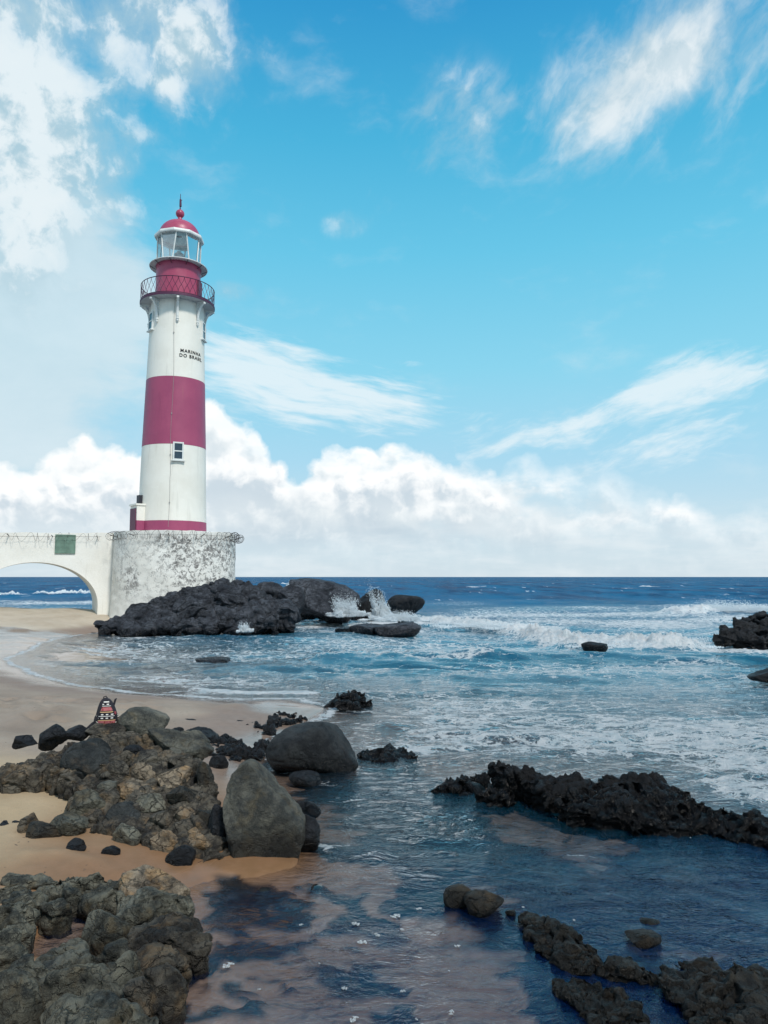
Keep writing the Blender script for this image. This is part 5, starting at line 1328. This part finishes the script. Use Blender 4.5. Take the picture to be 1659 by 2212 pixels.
loft('side_pocket', M_cloth, [(.01, -.135, -.02, .03, .05), (.04, -.15, -.02, .038, .062), (.13, -.142, -.015, .034, .058), (.18, -.128, -.01, .016, .035)])
loft('side_flap', plain('red_felt', (0.23, 0.04, 0.05), 0.9), [(.15, .118, -.035, .010, .02), (.17, .122, -.035, .024, .036), (.20, .116, -.03, .022, .034), (.225, .10, -.02, .008, .016)])
b = MB(); b.tube([(-.075, -.085, .06), (-.098, -.07, .15), (-.09, -.05, .22), (-.074, -.02, .30), (-.05, .015, .37)], .006, 6)
b.tube([(-.15, -.06, .05), (-.135, -.065, .16), (-.11, -.04, .26), (-.07, 0, .35)], .004, 6); b.tube([(-.14, -.085, .07), (-.05, -.145, .03), (.08, -.145, .03), (.15, -.08, .055)], .006, 6)
b.build('piping', M_cord, BK, smooth=True)
b = MB(); b.tube([(.075, .03, .24), (.10, .05, .32), (.115, .06, .375), (.13, .07, .385)], [.020, .017, .015, .008], 8); b.build('shoulder_strap', M_cloth, BK, smooth=True)
b = MB(); b.tube([(.14, .02, .16), (.19, .0, .09), (.20, -.04, .03), (.19, -.09, -.01), (.215, -.12, -.03)], [.014, .014, .012, .008, .006], 6); b.build('shoulder_strap', M_weave, BK, smooth=True)
b = MB(); b.tube([(-.055, .03, .385), (-.06, .03, .418), (-.025, .04, .43), (.0, .045, .395)], .009, 6); b.build('handle', M_cloth, BK, smooth=True)
b = MB(); b.tube([(-.14, .01, .06), (-.20, .0, .02), (-.26, -.02, -.03), (-.30, -.04, -.08)], [.03, .03, .025, .015], 8); b.build('hanging_strap', M_cloth, BK, smooth=True)
# ------------------------------------------------------------------ sky with clouds
SUN_EL, SUN_AZ = R(50), R(146)       # behind the camera to the right; azimuth measured from +Y towards +X
W = bpy.data.worlds.new('World'); S.world = W; W.use_nodes = True
t = W.node_tree; t.nodes.clear(); n = N(t)
out = n.new('ShaderNodeOutputWorld'); bg = n.new('ShaderNodeBackground'); bg.inputs['Strength'].default_value = 0.1
t.links.new(bg.outputs[0], out.inputs[0])
sky = n.new('ShaderNodeTexSky', sky_type='NISHITA'); sky.sun_disc = False; sky.sun_elevation = SUN_EL; sky.sun_rotation = SUN_AZ
d = n.new('ShaderNodeTexCoord').outputs['Generated']
x, y, z = n.sep(d)
az = n.m('ARCTAN2', x, y); el = n.m('ARCSINE', z)
def azel(px, py):
    r = Vector(ray(px, py)).normalized(); return math.atan2(r.x, r.y), math.asin(r.z)
L = lambda r, g, b: tuple(10.0 * (c / 12.92 if c <= 0.04045 else ((c + 0.055) / 1.055) ** 2.4) for c in (r / 255, g / 255, b / 255))
e_ = lambda py: max(0.0, min(1.0, azel(829, py)[1] / R(60)))
blue = n.ramp(n.m('DIVIDE', el, R(60)), [(0.0, L(206, 222, 230)), (e_(1150), L(196, 220, 232)), (e_(1000), L(166, 213, 235)), (e_(800), L(136, 209, 234)), (e_(550), L(102, 195, 228)), (e_(300), L(72, 176, 217)), (e_(0), L(48, 150, 204)), (1.0, L(30, 105, 170))])
base = n.mix(0.95, sky.outputs[0], blue)
P = n.xyz(az, n.m('MULTIPLY', el, 1.0), 0.0)
w1 = n.noise(P, 7.0, 4, 0.6, out='Color')
PW = n.vm('ADD', P, n.vm('SCALE', n.vm('SUBTRACT', w1, (0.5, 0.5, 0.5)), 0.06))
fp = n.noise(PW, 9.0, 9, 0.60)                                    # puffy detail
fpl = n.noise(n.vm('ADD', PW, (0.010, 0.022, 0.0)), 9.0, 9, 0.60)    # the same, nearer the light
hz = n.m('ABSOLUTE', az)
def blob(px, py, rx, ry, rot=0.0, s=1.0):
    a0, e0 = azel(px, py); k = 1 / FOC
    c, q = math.cos(R(rot)), math.sin(R(rot))
    da, de = n.m('SUBTRACT', az, a0), n.m('SUBTRACT', el, e0)
    u = n.m('ADD', n.m('MULTIPLY', da, c / (rx * k)), n.m('MULTIPLY', de, q / (rx * k)))
    v = n.m('ADD', n.m('MULTIPLY', da, -q / (ry * k)), n.m('MULTIPLY', de, c / (ry * k)))
    r2 = n.m('ADD', n.m('MULTIPLY', u, u), n.m('MULTIPLY', v, v))
    return n.m('MULTIPLY', n.m('EXPONENT', n.m('MULTIPLY', r2, -1.0)), s)
def total(bl):
    acc = None
    for b_ in bl:
        v = blob(*b_); acc = v if acc is None else n.m('ADD', acc, v)
    return acc
PD = n.vm('MULTIPLY', n.xyz(n.m('ADD', n.m('MULTIPLY', az, 0.72), n.m('MULTIPLY', el, 0.69)), n.m('SUBTRACT', n.m('MULTIPLY', el, 0.72), n.m('MULTIPLY', az, 0.69)), 0.0), (0.75, 1.45, 1.0))
fd_ = n.noise(n.vm('ADD', PD, n.vm('SCALE', n.vm('SUBTRACT', w1, (0.5, 0.5, 0.5)), 0.08)), 8.0, 9, 0.60)
sel = n.ss(az, -0.12, 0.02)
fpa = n.m('ADD', n.m('MULTIPLY', fp, n.m('SUBTRACT', 1.0, sel)), n.m('MULTIPLY', fd_, sel))
# upper left masses and the diagonal cloud upper right
A = total([(60, 320, 150, 230, 0, 1.0), (190, 380, 110, 80, 10, 0.7), (-60, 150, 170, 130, 0, 0.6), (330, 30, 200, 120, -10, 0.85), (430, 130, 90, 80, -30, .55), (80, 20, 200, 40, 0, .5), (355, 185, 40, 22, 0, .5), (120, 150, 70, 30, -15, .4), (310, 290, 45, 14, 10, .38),
           (1280, 225, 110, 85, 30, 0.80), (1400, 130, 150, 75, 38, 0.80), (1560, 60, 170, 110, 30, 0.85), (990, 280, 80, 90, -30, .68), (930, 360, 60, 60, 0, .42), (1060, 240, 60, 40, 30, .4), (1110, 225, 40, 30, 0, .25), (725, 480, 60, 26, -8, .50), (905, 505, 30, 12, 0, .3), (500, 628, 60, 16, -5, .42), (820, 425, 40, 40, 0, .22), (250, 450, 60, 30, 0, .35)])
dA = n.ss(n.m('ADD', n.m('MULTIPLY', A, 0.82), n.m('MULTIPLY', n.m('SUBTRACT', fpa, 0.5), 2.5)), 0.06, 1.12)
# veil on the left below the mass
veil = total([(40, 780, 260, 260, 0, 1.0), (150, 600, 200, 130, 0, .7), (-200, 500, 300, 400, 0, .8)])
nv = n.noise(n.vm('MULTIPLY', PW, (1, 2.2, 1)), 5.0, 7, 0.6)
dV = n.m('MULTIPLY', n.ss(n.m('ADD', veil, n.m('MULTIPLY', n.m('SUBTRACT', nv, 0.5), 2.0)), 0.05, 1.05), 0.80)
# streaked sheets
PS = n.vm('MULTIPLY', n.vm('ADD', n.xyz(az, n.m('ADD', el, n.m('MULTIPLY', az, 0.16)), 0.0), n.vm('SCALE', n.vm('SUBTRACT', n.noise(P, 5.0, 3, 0.5, out='Color'), (0.5, 0.5, 0.5)), 0.05)), (1.0, 6.0, 1.0))
fs = n.noise(PS, 11.0, 8, 0.60)
St = total([(560, 790, 150, 55, -8, .9), (720, 850, 190, 55, -10, 1.0), (620, 890, 110, 40, -20, .5), (560, 745, 90, 12, 0, .5), (830, 880, 100, 50, 0, .5), (480, 830, 80, 90, 0, .5)])
fs2 = n.noise(n.vm('MULTIPLY', n.vm('ADD', n.xyz(az, n.m('SUBTRACT', el, n.m('MULTIPLY', az, 0.22)), 0.3), n.vm('SCALE', n.vm('SUBTRACT', w1, (0.5, 0.5, 0.5)), 0.04)), (1.0, 3.6, 1.0)), 9.0, 7, 0.62)
Sr = total([(1570, 805, 190, 46, 10, 1.0), (1400, 850, 100, 30, 14, .8), (1260, 905, 80, 24, 12, .5), (1110, 935, 150, 40, 8, .48), (1380, 960, 260, 60, 4, .62), (1010, 895, 60, 16, 0, .4), (1200, 745, 40, 26, 30, .22), (890, 785, 30, 7, 0, .4)])
dS = n.m('MAXIMUM', n.ss(n.m('ADD', n.m('MULTIPLY', St, 0.8), n.m('MULTIPLY', n.m('SUBTRACT', fs, 0.5), 2.3)), 0.15, 1.1), n.ss(n.m('ADD', n.m('MULTIPLY', Sr, 0.8), n.m('MULTIPLY', n.m('SUBTRACT', fs2, 0.5), 2.9)), 0.18, 1.1))
dS = n.m('MULTIPLY', dS, n.m('MULTIPLY', n.ss(n.m('MAXIMUM', St, Sr), 0.03, 0.30), 0.84))
dA = n.m('MULTIPLY', dA, n.ss(A, 0.02, 0.22))
# cumulus above the horizon: three banks one behind another, each with its own top edge over the azimuth
azs = n.lin(az, -0.60, 0.60)
mixs = n.noise(n.vm('MULTIPLY', P, (1, 5, 1)), 7.0, 5, 0.6)
def bank(tops, off, nscale, rough, soft_l, soft_r, rim, c_body, c_rim, fl, fr):
    """returns (density, colour)"""
    top = n.ramp(azs, [((azel(px, py)[0] + 0.60) / 1.20, max(0, azel(px, py)[1]) * 4.0) for px, py in tops], 'B_SPLINE')
    top = n.m('DIVIDE', top, 4.0)
    Po = n.vm('ADD', P, (off, off * 0.7, off))
    Pw = n.vm('ADD', Po, n.vm('SCALE', n.vm('SUBTRACT', n.noise(Po, nscale * 0.8, 4, 0.55, out='Color'), (0.5, 0.5, 0.5)), 0.035))
    f1 = n.noise(Pw, nscale, 8, 0.52); f2 = n.noise(n.vm('ADD', Pw, (0.008, 0.013, 0.0)), nscale, 4, 0.52); f3 = n.noise(Pw, nscale, 4, 0.52)
    vb = n.new('ShaderNodeTexVoronoi', feature='SMOOTH_F1'); n.put(vb.inputs['Vector'], Pw); n.put(vb.inputs['Scale'], nscale * 1.5); vb.inputs['Smoothness'].default_value = .35
    puff = n.m('SUBTRACT', 0.5, vb.outputs['Distance'])
    hg = n.m('SUBTRACT', top, el)
    ed = n.m('ADD', hg, n.m('ADD', n.m('MULTIPLY', n.m('SUBTRACT', f1, 0.5), rough), n.m('MULTIPLY', puff, rough * 0.40)))
    den = n.m('DIVIDE', ed, n.lin(az, 0.05, 0.30, soft_l, soft_r), clamp=True)
    sh = n.m('ADD', n.ss(ed, 0.0, rim, 0.75, 0.0), n.m('ADD', n.m('MULTIPLY', n.m('SUBTRACT', f3, f2), 3.2), n.m('MULTIPLY', puff, 0.35)))
    gapn = n.noise(n.vm('MULTIPLY', Po, (1, 1.8, 1)), 9.0, 5, 0.6)
    den = n.m('MULTIPLY', den, n.m('SUBTRACT', 1.0, n.m('MULTIPLY', n.ss(gapn, 0.44, 0.62), n.lin(az, -0.20, 0.12, 0.12, 0.68))))
    den = n.m('MULTIPLY', den, n.m('MULTIPLY', n.lin(az, 0.0, 0.30, fl, fr), n.ss(el, R(1.2), R(5.5), 0.12, 1.0)))
    return den, n.mix(n.ss(sh, -0.08, 0.72), c_body, c_rim)
d1, c1 = bank([(-300, 985), (0, 1000), (80, 985), (150, 945), (240, 965), (320, 985), (400, 850), (470, 862), (510, 905), (555, 920), (590, 990), (625, 1040), (680, 985), (740, 950), (800, 945), (850, 965), (890, 940), (950, 1000), (1010, 965), (1060, 1010), (1140, 985), (1230, 975), (1330, 1015), (1420, 1075), (1480, 1065), (1560, 1085), (1659, 1100), (1900, 1110)],
              0.0, 17.0, 0.085, 0.014, 0.060, 0.085, L(214, 225, 231), L(250, 252, 252), 1.0, 0.75)
d2, c2 = bank([(-300, 1040), (0, 1035), (120, 1010), (240, 1030), (400, 1000), (480, 960), (560, 960), (600, 1010), (660, 1050), (760, 1010), (850, 1000), (930, 1020), (1040, 1000), (1100, 1060), (1200, 1090), (1330, 1085), (1400, 1100), (1460, 1065), (1500, 1085), (1560, 1130), (1700, 1110), (1900, 1120)],
              3.3, 21.0, 0.075, 0.016, 0.026, 0.070, L(197, 211, 221), L(252, 253, 253), 0.95, 0.98)
d3, c3 = bank([(-300, 1090), (0, 1085), (150, 1070), (400, 1075), (520, 1060), (620, 1050), (700, 1065), (800, 1060), (900, 1075), (1000, 1060), (1100, 1085), (1250, 1100), (1400, 1120), (1500, 1110), (1659, 1125), (1900, 1130)],
              7.1, 13.0, 0.070, 0.050, 0.060, 0.11, L(184, 201, 213), L(222, 231, 235), 0.80, 0.70)
dL = n.m('MULTIPLY', n.m('MULTIPLY', n.ss(mixs, 0.42, 0.70), n.ss(el, R(7.0), R(2.0))), 0.55)
cA = n.mix(n.ss(n.m('ADD', n.m('MULTIPLY', n.m('SUBTRACT', fp, fpl), 8.0), dA), 0.2, 1.25), L(172, 201, 214), L(226, 236, 240))
cAr = n.mix(n.ss(az, 0.05, 0.2, 0.0, 0.6), cA, n.mix(n.ss(fd_, 0.38, 0.62), L(192, 209, 218), L(228, 235, 239)))
# cover elsewhere, out of the photograph: broken cloud all round
fo = n.noise(n.vm('MULTIPLY', d, (1, 1, 1.6)), 2.4, 6, 0.6)
els = n.m('MULTIPLY', n.m('MAXIMUM', n.ss(hz, 0.62, 0.95), n.ss(el, R(44), R(58))), n.ss(el, R(-1), R(3)))
dE = n.m('MULTIPLY', n.ss(fo, 0.44, 0.62), n.m('MULTIPLY', els, 0.9))
c = n.mix(dV, base, n.mix(nv, L(190, 212, 222), L(226, 236, 240)))
c = n.mix(n.m('MULTIPLY', dA, 0.94), c, cAr)
c = n.mix(dS, c, L(226, 238, 243))
c = n.mix(dE, c, L(228, 236, 240))
c = n.mix(d1, c, c1)
c = n.mix(d2, c, c2)
c = n.mix(d3, c, c3)
c = n.mix(dL, c, L(226, 234, 238))
below = n.ss(el, R(-0.4), R(0.0))
c = n.mix(below, L(120, 150, 170), c)
t.links.new(c, bg.inputs['Color'])

sd = bpy.data.lights.new('sun', 'SUN'); sd.energy = 2.9; sd.angle = R(8); sd.color = (1.0, 0.955, 0.88)
so = bpy.data.objects.new('sun', sd); C.objects.link(so)
dirv = Vector((math.sin(SUN_AZ) * math.cos(SUN_EL), math.cos(SUN_AZ) * math.cos(SUN_EL), math.sin(SUN_EL)))
so.rotation_euler = (-dirv).to_track_quat('-Z', 'Y').to_euler()
so.location = (20, -20, 40)

cam = bpy.data.cameras.new('camera'); cam.sensor_width = 36; cam.sensor_fit = 'AUTO'; cam.lens = 36 * FOC / 2212; cam.clip_end = 20000; cam.clip_start = 0.05
co = bpy.data.objects.new('camera', cam); C.objects.link(co); co.location = (0, 0, EYE); co.rotation_euler = (R(90) + PITCH, 0, 0); S.camera = co
S.view_settings.view_transform = 'Standard'; S.view_settings.look = 'None'; S.view_settings.exposure = 0.1; S.view_settings.gamma = 1.0
S.cycles.transparent_max_bounces = 16; S.cycles.max_bounces = 6; S.cycles.caustics_reflective = False; S.cycles.caustics_refractive = False
